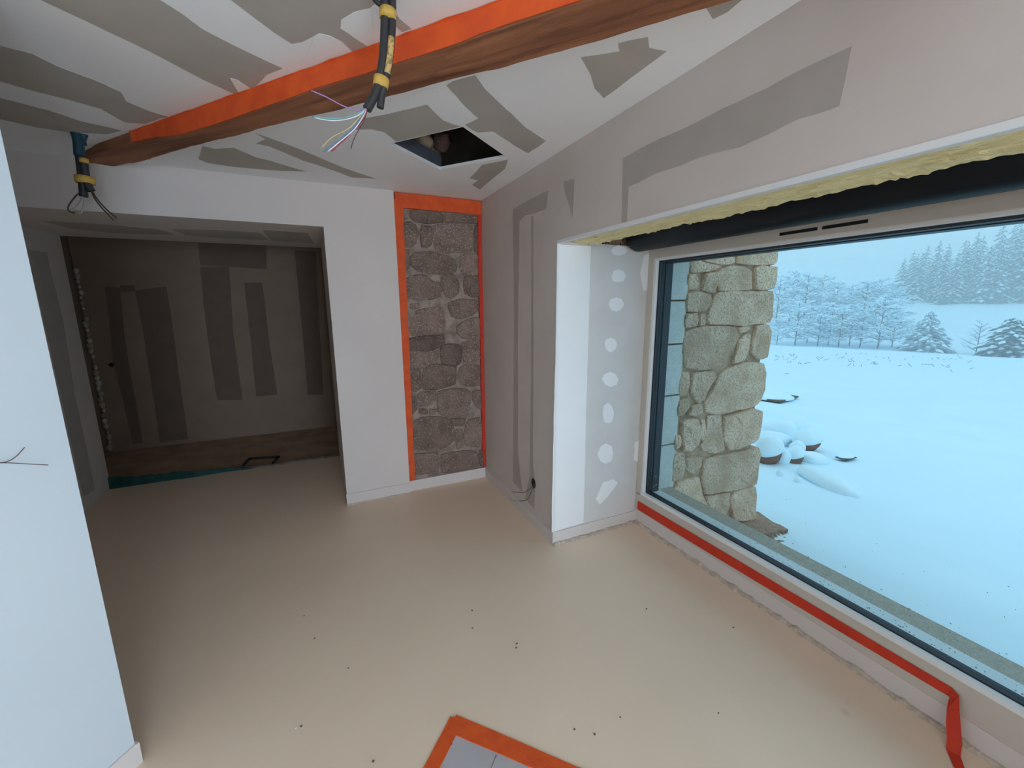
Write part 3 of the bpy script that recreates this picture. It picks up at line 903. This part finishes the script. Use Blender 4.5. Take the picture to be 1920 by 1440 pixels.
nich = lambda x, y: ony(x, y, YN)
XN0, XN1 = 0.572, XR
strip('masking_tape', [], 'orange_tape', nich, (0, -1, 0), '') if False else None
def rect(x0, x1, z0, z1):
    return [Vector((x0, YN, z0)), Vector((x1, YN, z0)), Vector((x1, YN, z1)), Vector((x0, YN, z1))]
t1 = patch('masking_tape', None, rect(XN0 + 0.012, XN1 - 0.003, 2.185, ZC - 0.004), (0, -1, 0), 'orange_tape', 0.026, 0.004, 0.025, 0.024)
tag(t1, 'orange masking tape across the top of the stone niche', 'tape')
t2 = patch('masking_tape', None, [Vector((XN0 + 0.002, YN, 0.092)), Vector((XN0 + 0.048, YN, 0.092)), Vector((XN0 + 0.066, YN, 2.19)), Vector((XN0 + 0.002, YN, 2.25))], (0, -1, 0), 'orange_tape', 0.025, 0.003, 0.03, 0.023)
tag(t2, 'long orange masking tape down the stone niche beside the white column', 'tape')
t3 = patch('masking_tape', None, [Vector((XN1 - 0.027, YN, 0.10)), Vector((XN1 - 0.002, YN, 0.10)), Vector((XN1 - 0.002, YN, 2.20)), Vector((XN1 - 0.032, YN, 2.20))], (0, -1, 0), 'red_tape', 0.025, 0.004, 0.03, 0.023)
tag(t3, 'narrow dark red tape in the corner of stone niche and window wall', 'tape')

# tape along the foot of the window frame with its loose end hanging down
y0, y1 = 2.03, 0.455
V, Fc = [], []
path = []
n = 60
for i in range(n + 1):
    y = y0 + (y1 - y0) * i / n
    t = i / n
    zt = 0.166 + 0.012 * t
    zb = 0.104 + 0.036 * t ** 1.5
    path.append((Vector((XF - 0.0035, y, zb)), Vector((XF - 0.0035, y, zt))))
for zt, zb, yb, yt, x in ((0.172, 0.128, 0.452, 0.432, 1.886), (0.13, 0.11, 0.448, 0.420, 1.872), (0.075, 0.065, 0.440, 0.405, 1.862), (0.03, 0.026, 0.428, 0.392, 1.85), (0.006, 0.003, 0.418, 0.384, 1.825), (0.003, 0.003, 0.38, 0.35, 1.77)):
    path.append((Vector((x - 0.004, yb, zb)), Vector((x, yt, zt))))
for a, b in path:
    V += [a, b, b + Vector((0.0008, 0, 0)), a + Vector((0.0008, 0, 0))]
for i in range(len(path) - 1):
    for k in range(4):
        k2 = (k + 1) % 4
        Fc.append((i * 4 + k, i * 4 + k2, (i + 1) * 4 + k2, (i + 1) * 4 + k))
tag(mk('masking_tape', V, Fc, 'red_tape'), 'red masking tape along the window frame foot with its end hanging loose', 'tape')

# ------------------------------------------------------------------ taped plastic on the floor
fl = lambda x, y: onz(x, y, 0)
A_, B_, C_ = fl(848, 1350), fl(800, 1440), fl(1065, 1440)
u1 = (B_ - A_).normalized()
u2 = (C_ - A_).normalized()
W = 0.045
UZ = Vector((0, 0, 1))
sheet = patch('plastic_sheet', None, [A_ + u1 * W * 0.6 + u2 * W * 0.6, A_ + u2 * 0.95 + u1 * W * 0.6, A_ + u2 * 0.95 + u1 * 0.75, A_ + u1 * 0.75 + u2 * W * 0.6], UZ, 'plastic', 0.0015, 0, 0.1, 0.0015)
tag(sheet, 'grey plastic sheet taped flat on the beige floor', 'sheet')
cr = onz(948, 1432, 0)
tube('crease', [A_ + u2 * 0.20 + u1 * 0.052, A_ + u2 * 0.205 + u1 * 0.3, A_ + u2 * 0.19 + u1 * 0.6], 0.0035, 'plastic', sheet, 6, 4)
ta = patch('masking_tape', None, [A_ - u2 * 0.012 - u1 * 0.008, A_ + u2 * W * 0.9 - u1 * 0.012, A_ + u2 * W + u1 * 0.8, A_ + u1 * 0.8], UZ, 'orange_tape', 0.003, 0.002, 0.03, 0.003)
tag(ta, 'orange tape on the left side of the plastic floor sheet', 'tape')
ta['label'] = 'shorter orange floor tape of the plastic sheet, its end tucked under the other strip'
tb = patch('masking_tape', None, [A_ - u1 * 0.022 + u2 * 0.004, A_ + u2 * 1.0 - u1 * 0.0, A_ + u2 * 1.0 + u1 * W, A_ + u1 * W + u2 * 0.006], UZ, 'orange_tape', 0.0042, 0.002, 0.03, 0.004)
tag(tb, 'orange floor tape on plastic sheet edge facing the stone niche, lying over the other strip', 'tape')

# crumbs on the floor
cv, cf = ico(1)
for k, (px, py) in enumerate(((1077, 1368), (1115, 1377), (1163, 1345), (590, 1197), (653, 1253), (570, 1155), (846, 1396), (886, 1178), (885, 1145), (969, 1207), (968, 1215), (1375, 1177), (1347, 1337), (1212, 1142), (700, 1428), (855, 1306), (555, 1365), (565, 1362), (663, 1016))):
    p = onz(px, py, 0)
    r = random.uniform(0.0028, 0.0045)
    o = mk('plaster_crumb', [Vector((q.x * r * random.uniform(0.8, 1.5), q.y * r, max(q.z, -0.6) * r * 0.6)) for q in cv], cf, 'crumb' if k not in (15, 16, 18) else 'filler')
    o.location = p + Vector((0, 0, r * 0.35))
    tag(o, ('tiny white crumb of plaster lying on the beige floor' if k in (15, 16, 18) else 'tiny dark crumb of dirt lying on the beige floor'), 'crumb', 'white floor crumbs' if k in (15, 16, 18) else 'dark floor crumbs')

# ------------------------------------------------------------------ conduits hanging from the ceiling
def conduit_set(Y, root_px, label):
    p = ony(*root_px, Y)
    r = empty('electrical_conduit', (p.x, p.y, ZC))
    return tag(r, label, 'conduit')


Y1 = 1.27
P1 = lambda x, y, dy=0.0: ony(x, y, Y1 + dy)
c1 = conduit_set(Y1, (725, 0), 'black electrical conduits beside the beam trailing coloured wires')
top = ony(724, 0, Y1)
ta_ = Vector((top.x - 0.004, Y1, ZC + 0.02))
ca = tube('conduit', [ta_, P1(722, 30), P1(719, 105), P1(710, 158), P1(698, 187), P1(688, 205)], 0.0115, 'conduit', c1, 12)
cb = tube('conduit', [Vector((top.x + 0.016, Y1 - 0.004, ZC + 0.02)), P1(736, 30, -0.004), P1(732, 95, -0.004), P1(722, 155, -0.004), P1(716, 178), P1(713, 202)], 0.0095, 'conduit', c1, 12)
tube('tape_wrap', [P1(728, 19), P1(727, 36)], [0.0215, 0.0215], 'yellow_tape', c1, 14, 2)
tube('tape_wrap', [P1(716, 147), P1(713, 163)], [0.0205, 0.0195], 'yellow_tape', c1, 14, 2)
tube('label_strip', [P1(734, 70, -0.008), P1(731, 105, -0.008), P1(726, 138, -0.008)], 0.0085, 'label_tape', cb, 8, 3)
tube('side_branch', [ony(690, -30, Y1 - 0.02), ony(703, 0, Y1), ony(716, 10, Y1 + 0.004)], 0.006, 'conduit', c1, 8, 3)
E1 = (688, 203)
for mt, r, pts in (('purple', 0.0016, ((668, 207), (640, 197), (612, 182), (584, 170))), ('teal', 0.0015, ((672, 212), (645, 221), (615, 222), (585, 218))),
                   ('white', 0.0014, ((672, 216), (648, 224), (620, 226), (590, 221))), ('yellow', 0.0014, ((676, 218), (655, 240), (622, 258), (602, 278))),
                   ('blue', 0.0015, ((680, 215), (662, 240), (632, 265), (606, 285))), ('white', 0.0014, ((681, 218), (664, 243), (638, 265), (615, 284))),
                   ('red', 0.0015, ((686, 215), (675, 232), (650, 258), (621, 284))), ('dark', 0.0012, ((684, 222), (676, 238), (664, 260), (658, 279)))):
    tube('wire', [P1(*E1)] + [P1(x, y, 0.01 * k) for k, (x, y) in enumerate(pts)], r, 'wire_' + mt, ca, 5, 4)

Y2 = 2.77
P2 = lambda x, y, dy=0.0: ony(x, y, Y2 + dy)
c2 = conduit_set(Y2, (147, 250), 'teal and black electrical conduits near back wall with short dark wires')
t2_ = P2(145, 250)
tube('conduit', [Vector((t2_.x - 0.008, Y2, ZC + 0.01)), P2(146, 262), P2(149, 292)], 0.020, 'conduit_teal', c2, 12)
tube('conduit', [Vector((t2_.x + 0.022, Y2 + 0.01, ZC + 0.01)), P2(153, 262, 0.01), P2(155, 272, 0.01)], 0.016, 'conduit_teal', c2, 12)
da = tube('conduit', [P2(148, 285), P2(152, 318), P2(155, 345), P2(157, 369)], 0.0165, 'conduit', c2, 12)
db = tube('conduit', [P2(156, 296, -0.01), P2(159, 320, -0.01), P2(164, 345, -0.01), P2(171, 358, -0.01)], 0.0165, 'conduit', c2, 12)
tube('tape_wrap', [P2(158, 331), P2(160, 344)], [0.036, 0.036], 'yellow_tape', c2, 14, 2)
tube('tape_wrap', [P2(157, 297, -0.03), P2(158, 305, -0.03)], [0.016, 0.018], 'yellow_tape', c2, 10, 2)
for kk, (mt, pts) in enumerate((('brown', ((153, 358), (140, 370), (128, 388), (130, 396), (140, 400))), ('grey', ((155, 368), (150, 380), (140, 390), (132, 396))), ('grey', ((158, 370), (157, 382), (154, 396), (146, 401))),
                ('brown', ((170, 357), (178, 373), (192, 391), (213, 413))), ('brown', ((172, 357), (182, 373), (200, 393), (219, 409))))):
    tube('wire', [P2(x, y, -0.01) for x, y in pts], 0.0034, 'wire_' + mt, da if kk < 3 else db, 5, 4)

# wires from the socket hole in the window pier
k = onx(1001, 906, XR)
sw = empty('socket_wires', (k.x, k.y, k.z))
tag(sw, 'loose thin wires poking from a dark socket hole in the window pier', 'wires')
patch('socket_hole', sw, [k + Vector((0, 0.03 * math.cos(t), 0.036 * math.sin(t))) for t in [i * 0.628 for i in range(10)]], RW, 'slot_black', 0.004, 0, 0.05)
for mt, pts in (('brown', ((1001, 908), (994, 916), (983, 923), (972, 923), (960, 922))), ('brown', ((1002, 910), (996, 922), (990, 935), (982, 939), (974, 939))), ('grey', ((984, 924), (990, 918), (995, 913))), ('grey', ((975, 939), (966, 939), (955, 934)))):
    tube('wire', [onx(x, y, XR - 0.014 - 0.02 * i) for i, (x, y) in enumerate(pts)], 0.0022, 'wire_' + mt, sw, 5, 4)

# wires from the diagonal partition
LP = C0 + NL * 0.002
lw_root = onplane(-14, 868, LP, NL)
lw = empty('partition_wires', lw_root)
tag(lw, 'two short brown wires sticking out of the plain white partition', 'wires')
patch('wire_hole', lw, [lw_root + DL * 0.008 * math.cos(t) + Vector((0, 0, 0.008 * math.sin(t))) for t in [i * 0.785 for i in range(8)]], NL, 'slot_black', 0.0012, 0, 0.05)
for pts in (((-14, 868), (12, 866), (30, 856), (46, 839)), ((-14, 868), (20, 868), (55, 870), (91, 872))):
    tube('wire', [onplane(x, y, LP + NL * (0.004 + 0.012 * i), NL) for i, (x, y) in enumerate(pts)], 0.0011, 'wire_brown', lw, 5, 5)

# ------------------------------------------------------------------ edge insulation where the screed stops
V, Fc = [], []
n = 90
for i in range(n + 1):
    t = i / n
    x = -1.68 + 1.02 * t
    hgt = 0.085 * (1 - t) ** 0.9 + 0.012 + 0.022 * noise.noise(Vector((x * 7, 0, 0))) * (1 - t * 0.5) + 0.010 * noise.noise(Vector((x * 25, 2, 0)))
    hgt = max(0.008, hgt)
    yy = YS - 0.012 + 0.014 * noise.noise(Vector((x * 4, 6, 0)))
    V += [(x, yy - 0.012, 0.0), (x, yy - 0.008, hgt), (x, yy + 0.008, hgt * 0.95), (x, yy + 0.012, 0.0)]
for i in range(n):
    for k in range(4):
        k2 = (k + 1) % 4
        Fc.append((i * 4 + k, i * 4 + k2, (i + 1) * 4 + k2, (i + 1) * 4 + k))
Fc += [(0, 1, 2, 3), tuple(n * 4 + k for k in range(4))]
tag(mk('edge_insulation', V, Fc, 'foam_teal'), 'torn teal foam edge strip on the floor across the dark passage', 'insulation')
ragged('screed_edge', floor, (-0.70, YS - 0.005, 0), (0.1, YS - 0.005, 0), (0, -1, 0), 'board_wood', 0.03, 0.022)
# loose batten frame lying on the back room floor
fr_ = empty('floor_frame', (-0.45, 4.75, -0.02))
tag(fr_, 'thin dark batten frame lying on the dark back room floor', 'batten')
q = [onz(x, y, -0.01) for x, y in ((456, 872), (468, 860), (523, 856), (512, 868))]
for a, b in ((q[0], q[1]), (q[1], q[2]), (q[2], q[3])):
    tube('batten', [a, (a + b) / 2, b], 0.012, 'void', fr_, 6, 1)

# ------------------------------------------------------------------ snowy ground
def hgt(x, y):
    s = math.hypot(x, y)
    tab = [(0, -0.28), (3.5, -0.28), (45, -2.37), (52, -3.25), (60, -3.55), (75, -2.4), (110, 1.2), (140, 6), (200, 16), (300, 26), (600, 40)]
    for (s0, v0), (s1, v1) in zip(tab, tab[1:]):
        if s <= s1:
            z = v0 + (v1 - v0) * (s - s0) / (s1 - s0)
            break
    amp = min(0.25, 0.012 + s * 0.0035)
    if 30 < s < 60:
        amp *= 0.5
    z += amp * noise.noise(Vector((x * 0.35, y * 0.35, 0))) + 0.018 * noise.noise(Vector((x * 1.6, y * 1.6, 3)))
    if s < 9:
        z += 0.014 * noise.noise(Vector((x * 6, y * 3.0, 5))) * max(0, 1 - s / 9)
    return z


def pix_ground(px, py):
    d = ray(px, py)
    t = 1.0
    for _ in range(4000):
        p = EYE + d * t
        if p.z < hgt(p.x, p.y):
            return p
        t += 0.02 + t * 0.002
    return p


def axis(lo, hi, c0, c1, fine, grow):
    out = []
    v = c0
    while v < c1:
        out.append(v)
        v += fine
    st = fine
    while v < hi:
        out.append(v)
        st *= grow
        v += st
    out.append(hi)
    v, st = c0, fine
    left = []
    while v > lo:
        st *= grow
        v -= st
        left.append(max(v, lo))
    return left[::-1] + out


xs = axis(2.22, 300, 2.22, 7.0, 0.09, 1.045)
ys = axis(-160, 280, -0.5, 6.0, 0.10, 1.05)
V, Fc = [], []
for x in xs:
    for y in ys:
        z = hgt(x, y)
        # bare trodden patch at the foot of the stone wall
        d = math.hypot((x - 3.0) * 0.8, y - 1.98)
        V.append((x, y, z - 0.05 * max(0, 1 - d / 0.42)))
ny_ = len(ys)
for i in range(len(xs) - 1):
    for j in range(ny_ - 1):
        Fc.append((i * ny_ + j, (i + 1) * ny_ + j, (i + 1) * ny_ + j + 1, i * ny_ + j + 1))
ground = struct(mk('ground_snow', V, Fc, 'snow', None, True))
# gravel showing at the wall foot
V, Fc = [], []
for i in range(520):
    a, r = random.uniform(0, 6.283), random.random() ** 0.6
    x = 2.98 + math.cos(a) * r * 0.55
    y = 1.93 + math.sin(a) * r * 0.22
    rr = random.uniform(0.012, 0.035) * (1.1 - 0.5 * r)
    base = len(V)
    z = hgt(x, y) - 0.03
    V += [Vector((x + q.x * rr, y + q.y * rr, z + q.z * rr * 0.7)) for q in cv]
    Fc += [tuple(k + base for k in t) for t in cf]
gp_ = [pix_ground(*q) for q in ((1300, 940), (1360, 955), (1424, 962), (1450, 982), (1478, 995), (1440, 1003), (1395, 1006), (1350, 985), (1290, 965))]
gr = mk('gravel', V, Fc, 'gravel')
zg = max(p.z for p in gp_) + 0.012
bare_soil = patch('bare_soil', ground, [Vector((p.x, p.y, p.z + 0.012)) for p in gp_], (0, 0, 1), 'gravel', 0.0, 0.03, 0.05, 0.08)
tag(gr, 'brown gravel showing through the snow at the stone wall foot', 'gravel', None, 'stuff')

# ------------------------------------------------------------------ stones under snow
rv, rf = ico(3)
ROCKS = [(1490, 803, 50, 26, 0, 'flat snow-capped boulder at the top of the stone heap'), (1511, 843, 46, 36, 0, 'big round snow-capped boulder with a red corner in the stone heap'),
         (1494, 848, 26, 24, 0, 'small snow-covered stone squeezed against the big round boulder'), (1440, 868, 46, 48, 0, 'large tilted boulder with snow and bare brown underside beside the stone wall'),
         (1467, 868, 24, 28, 0, 'narrow snow-covered stone next to the large tilted boulder'), (1490, 868, 28, 30, 0, 'snow-covered stone with dark red underside in the stone heap'),
         (1524, 866, 48, 20, 0.2, 'low snow-covered stone under the big round boulder'), (1546, 908, 92, 24, 0.0, 'long snow-covered stone lying apart below the heap'),
         (1461, 812, 52, 26, 0, 'broad snow-buried stone between heap and stone wall'), (1448, 832, 58, 24, 0, 'snow-buried slab just behind the large tilted boulder'),
         (1496, 905, 14, 12, 0, 'small lump of snow on the ground below the heap, bigger of two'), (1462, 892, 12, 12, 0, 'small lump of snow on the ground below the heap, smaller of two')]
for k, (px, py, w, hh, tilt, lab) in enumerate(ROCKS):
    p = pix_ground(px, py)
    dep = (p - EYE).dot(FW)
    rx, rz = 0.5 * w * dep / F, 0.5 * hh * dep / F
    rx *= 1.05
    rz *= 1.15
    so = Vector((k * 5.1, k * 2.3, k))
    rk = empty('boulder' if k < 10 else 'snow_lump', p)
    tag(rk, lab, 'rock' if k < 10 else 'snow lump', 'boulders heaped under snow beside the stone wall' if k < 10 else None)
    az = math.atan2(RT.y, RT.x)
    if k == 7:
        e_ = pix_ground(1600, 925) - pix_ground(1505, 880)
        az = math.atan2(e_.y, e_.x)
        rx *= 1.25
    R = Matrix.Rotation(az, 3, 'Z') @ Matrix.Rotation(tilt, 3, 'Y')
    c = p + Vector((0, 0, rz * (0.75 if k in (1, 3, 5) else 0.45)))
    if k < 10:
        mk('stone', [c + R @ Vector((q.x * rx, q.y * rx * (0.75 if k != 7 else 0.36), q.z * rz)) * (0.95 + 0.22 * noise.noise(q * 1.5 + so)) for q in rv], rf, 'red_stone', rk, True)
    S_ = []
    for q in rv:
        qq = Vector((q.x, q.y, max(q.z, -0.75 if k not in (3, 5, 1) else (-0.12 + 0.25 * q.x))))
        S_.append(c + Vector((0, 0, rz * 0.16)) + R @ Vector((qq.x * rx * 1.08, qq.y * rx * (0.86 if k != 7 else 0.42), qq.z * rz * 1.08)) * (0.98 + 0.16 * noise.noise(q * 1.5 + so)))
    mk('snow_cap', S_, rf, 'snow_soft', rk, True)


def snow_plank(p0, p1, w, label, nm):
    a, b = pix_ground(*p0), pix_ground(*p1)
    d = (b - a).normalized()
    n = Vector((-d.y, d.x, 0)).normalized()
    if n.dot(FW) < 0:
        n = -n
    r = empty(nm, a)
    tag(r, label, 'plank')
    L = (b - a).length
    q = [a, b, b + n * w, a + n * w]
    dz = 0.07 * L
    q = [v + Vector((0, 0, 0.03)) for v in q] + [v + Vector((0, 0, 0.03 + dz * 0.5)) for v in q]
    fc = [(0, 1, 2, 3), (4, 5, 6, 7), (0, 1, 5, 4), (1, 2, 6, 5), (2, 3, 7, 6), (3, 0, 4, 7)]
    mk('board', q, fc, 'board_wood', r)
    c = (a + b) / 2 + n * w * 0.55 + Vector((0, 0, 0.05))
    V = [c + d * v.x * L * 0.56 + n * v.y * w * 0.62 + Vector((0, 0, max(v.z, -0.15) * 0.16 * L * 0.6)) for v in rv]
    mk('snow_cap', V, rf, 'snow_soft', r, True)


snow_plank((1463, 758), (1497, 748), 0.9, 'dark plank edge under a cap of snow behind the stone heap', 'plank')
snow_plank((1586, 868), (1606, 863), 0.12, 'short stick under snow on the field right of the stone heap', 'stick')

# dry stalks sticking out of the field
V, Fc = [], []
for i in range(48):
    px, py = random.uniform(1450, 1915), 664 + abs(random.gauss(0, 1)) * 16
    p = pix_ground(px, py)
    for k in range(random.choice((1, 1, 2, 3))):
        hgt_ = random.uniform(0.04, 0.14)
        o = Vector((random.uniform(-0.2, 0.2), random.uniform(-0.2, 0.2), 0))
        v, f = tube_vf([p + o, p + o + Vector((random.uniform(-0.2, 0.2), random.uniform(-0.2, 0.2), hgt_))], 0.010, 3, len(V))
        V += v
        Fc += f
tag(mk('dry_stalks', V, Fc, 'twig'), 'sparse dry stalks poking out of the snow field', 'grass', None, 'stuff')

# ------------------------------------------------------------------ trees
def octa(c, a, b, d, base):
    """small flattened lump: c centre, a long axis, b side axis, d up axis"""
    V = [c + a, c - a, c + b, c - b, c + d, c - d * 0.4]
    Fc = [(0, 2, 4), (2, 1, 4), (1, 3, 4), (3, 0, 4), (2, 0, 5), (1, 2, 5), (3, 1, 5), (0, 3, 5)]
    return V, [tuple(i + base for i in f) for f in Fc]


def deciduous(seed, Ht, Wd, snowy=1.0, limbs=9, trunk_r=0.07, bare=False, pyr=False):
    rn = random.Random(seed)
    TV, TF, SV, SF = [], [], [], []

    def add_tube(pts, rs):
        v, f = tube_vf(pts, rs, 4, len(TV), False)
        TV.extend(v)
        TF.extend(f)

    def snow_on(p, d, size):
        d = d.normalized()
        side = d.cross(Vector((0, 0, 1)))
        if side.length < 0.1:
            side = Vector((1, 0, 0))
        side.normalize()
        v, f = octa(p + Vector((0, 0, size * 0.18)), d * size, side * size * 0.55, Vector((0, 0, 1)) * size * 0.38, len(SV))
        SV.extend(v)
        SF.extend(f)

    add_tube([Vector((0, 0, -0.4)), Vector((0.03, 0.02, Ht * 0.35)), Vector((0, 0, Ht * 0.75)), Vector((0.03, 0, Ht * 0.97))], [trunk_r, trunk_r * 0.8, trunk_r * 0.4, trunk_r * 0.12])
    for i in range(limbs):
        t = (0.10 if not pyr else 0.05) + 0.84 * (i + rn.random() * 0.6) / limbs
        az = i * 2.4 + rn.uniform(-0.5, 0.5)
        prof = math.sin(math.pi * min(1, (0.20 + t * 0.85))) ** 0.7 if not (bare or pyr) else (1.05 - t)
        if pyr:
            prof = (1.05 - t) ** 0.7
        L = Wd * 0.5 * max(0.25, prof) * rn.uniform(0.85, 1.15)
        up = (0.55 + 0.7 * t) if not pyr else 0.15 + 0.5 * t
        o = Vector((0, 0, Ht * t))
        dirv = Vector((math.cos(az), math.sin(az), up * 0.6))
        p1 = o + dirv * L * 0.55
        p2 = o + Vector((math.cos(az), math.sin(az), 0)) * L + Vector((0, 0, L * up * (0.32 if not bare else 0.7)))
        add_tube([o, p1, p2], [trunk_r * 0.42, trunk_r * 0.3, trunk_r * 0.12])
        nb = 9 if not bare else 6
        for j in range(nb):
            u = 0.2 + 0.8 * j / (nb - 1)
            b0 = o.lerp(p1, u / 0.55) if u < 0.55 else p1.lerp(p2, (u - 0.55) / 0.45)
            a2 = az + rn.choice((-1, 1)) * rn.uniform(0.4, 1.2)
            L2 = L * rn.uniform(0.25, 0.5)
            dv2 = Vector((math.cos(a2), math.sin(a2), rn.uniform(-0.25, 0.5) if not bare else rn.uniform(0.1, 0.8)))
            b1 = b0 + dv2 * L2
            add_tube([b0, b1], [trunk_r * 0.16, trunk_r * 0.07])
            if rn.random() < snowy:
                for kk in range(7):
                    q = b0.lerp(b1, 0.1 + 0.17 * kk)
                    snow_on(q + Vector((rn.uniform(-1, 1), rn.uniform(-1, 1), rn.uniform(-0.6, 0.6))) * L2 * 0.34, dv2 + Vector((rn.uniform(-.6, .6), rn.uniform(-.6, .6), -0.25)), Wd * rn.uniform(0.020, 0.050))
            for kk in range(3):
                q = b0.lerp(b1, rn.uniform(0.3, 1))
                d3 = Vector((math.cos(a2 + rn.uniform(-1.3, 1.3)), math.sin(a2 + rn.uniform(-1.3, 1.3)), rn.uniform(-0.3, 0.7)))
                e = q + d3 * L2 * 0.5
                add_tube([q, e], [trunk_r * 0.08, trunk_r * 0.05])
                if rn.random() < snowy:
                    snow_on(q.lerp(e, 0.6), d3, Wd * rn.uniform(0.022, 0.045))
    return mesh_data('trunk', TV, TF, 'bark'), (mesh_data('snow_load', SV, SF, 'snow_soft') if SV else None), None


def conifer(seed, Ht, Wd, levels=12, snowy=0.75, droop=0.45, dome=False, leaf='needles'):
    rn = random.Random(seed)
    NV, NF, SV, SF = [], [], [], []
    v, f = tube_vf([Vector((0, 0, -0.4)), Vector((0, 0, Ht * 0.5)), Vector((0, 0, Ht))], [Wd * 0.03, Wd * 0.018, Wd * 0.004], 5)
    tm = mesh_data('trunk', v, f, 'bark')
    for l in range(levels):
        t = 0.05 + 0.93 * l / (levels - 1)
        L0 = Wd * 0.5 * ((1 - t) ** 0.72 if not dome else math.sqrt(max(0.0, 1 - t * t * 0.97))) + 0.03 * Wd
        nb = max(5, int(11 * (1 - t * 0.6)))
        for k in range(nb):
            az = 6.283 * (k + rn.random() * 0.7) / nb + l * 0.7
            L = L0 * rn.uniform(0.75, 1.15)
            d = Vector((math.cos(az), math.sin(az), 0))
            s = Vector((-d.y, d.x, 0))
            z0 = Ht * t + rn.uniform(-0.5, 0.5) * Ht / levels
            for m in range(3):
                u0, u1 = m / 3, (m + 1.15) / 3
                pc = d * L * (u0 + u1) / 2 + Vector((0, 0, z0 - droop * L * ((u0 + u1) / 2) ** 1.6)) + s * rn.uniform(-0.12, 0.12) * L
                dd_ = (d + Vector((0, 0, -droop * (u0 + u1) * 0.7)) + s * rn.uniform(-0.35, 0.35)).normalized()
                v, f = octa(pc - Vector((0, 0, 0.03 * Wd)), dd_ * L * 0.26, s * L * 0.20, Vector((0, 0, 0.035 * Wd)), len(NV))
                NV += v
                NF += f
                if rn.random() < snowy:
                    v, f = octa(pc + Vector((0, 0, 0.012 * Wd)), dd_ * L * rn.uniform(0.18, 0.26), s * L * rn.uniform(0.11, 0.17), Vector((0, 0, 0.035 * Wd)), len(SV))
                    SV += v
                    SF += f
    return tm, mesh_data('snow_load', SV, SF, 'snow_soft'), mesh_data('needles', NV, NF, leaf)


BROAD = [deciduous(s, 5.0, 4.0, 1.0, 18, 0.085) for s in (11, 12, 13)]
PYR = conifer(21, 5.0, 5.2, 17, 1.0, 0.30, False, 'needles_frosted')
BARE = deciduous(31, 4.2, 4.0, 0.12, 13, 0.075, True)
CON = [conifer(s, 14.0, 6.5, 15, 0.7) for s in (41, 42, 43)]
ROUND = conifer(51, 4.6, 5.2, 11, 1.0, 0.35, True)


def plant(nm, meshes, px, s, scale, label, group, sink=0.0, zsc=1.0, py=None):
    d = ray(px, 650)
    hd = math.hypot(d.x, d.y)
    x, y = d.x / hd * s, d.y / hd * s
    r = empty(nm, (x, y, hgt(x, y) - sink))
    tag(r, label, 'tree', group)
    for n_, me in zip(('trunk', 'snow_load', 'needles'), meshes):
        if me:
            o = bpy.data.objects.new(n_, me)
            COL.objects.link(o)
            o.parent = r
            if n_ != 'trunk':
                o['kind'] = 'stuff'
    r.rotation_euler = (0, 0, random.uniform(0, 6.28))
    r.scale = (scale, scale, scale * zsc)
    return r


ROW = 'snow-laden trees along the field edge'
plant('snowy_tree', PYR, 1735, 60, 0.88, 'broad pyramid-shaped snow-laden tree standing alone at the field edge', ROW, 0, 0.92)
plant('bare_tree', BARE, 1832, 60, 0.76, 'small bare tree with thin upswept branches at the field edge', ROW)
plant('round_conifer', ROUND, 1893, 58, 0.76, 'round snow-clumped conifer beside the small bare tree', ROW)
plant('round_conifer', ROUND, 1950, 60, 0.74, 'second round snow-clumped conifer, beyond the first from the bare tree', ROW)
row_label = 'bushy snow-covered tree in the dense row at the field edge'
for k, (px, s, sc) in enumerate(((1456, 60, 0.62), (1490, 60, 1.05), (1512, 62, 0.85), (1532, 59, 0.72), (1552, 61, 0.98), (1572, 60, 0.9), (1592, 62, 0.95), (1612, 60, 0.75), (1646, 60, 1.06), (1672, 62, 0.8))):
    plant('snowy_tree', BROAD[k % 3], px, s, sc, row_label, ROW, 0, 1.04)
BACK = 'hazy snow-covered trees behind the field edge row'
for k, (px, s, sc) in enumerate(((1450, 78, 1.75), (1474, 82, 1.9), (1500, 80, 1.85), (1528, 84, 1.75), (1556, 80, 1.45), (1582, 78, 1.5), (1610, 76, 1.62), (1634, 78, 1.6), (1655, 80, 1.45))):
    plant('snowy_tree', BROAD[(k + 1) % 3], px, s, sc * 0.86, 'hazy larger snow-covered tree behind the dense row at the field edge', BACK)
FOR = 'forest conifers on the foggy hillside'
rnf = random.Random(5)
for k in range(16):
    px = 1668 + k * 19 + rnf.uniform(-5, 5)
    s = 112 + rnf.uniform(-3, 4)
    plant('forest_conifer', CON[k % 3], px, s, 0.54 + 0.026 * k + rnf.uniform(-0.06, 0.06), 'snowy conifer in the front rank of the foggy hillside forest', FOR)
for k in range(14):
    px = 1690 + k * 20 + rnf.uniform(-6, 6)
    s = 134 + rnf.uniform(-6, 6)
    plant('forest_conifer', CON[(k + 1) % 3], px, s, 0.58 + 0.034 * k + rnf.uniform(-0.08, 0.08), 'pale conifer fading into fog behind the front forest rank', FOR)

# fog over the valley
v, f = box_vf(9, 290, -150, 270, -8, 60)
tag(mk('fog', v, f, 'fog'), 'pale blue fog over the snowy valley and forest', 'fog', None, 'stuff')
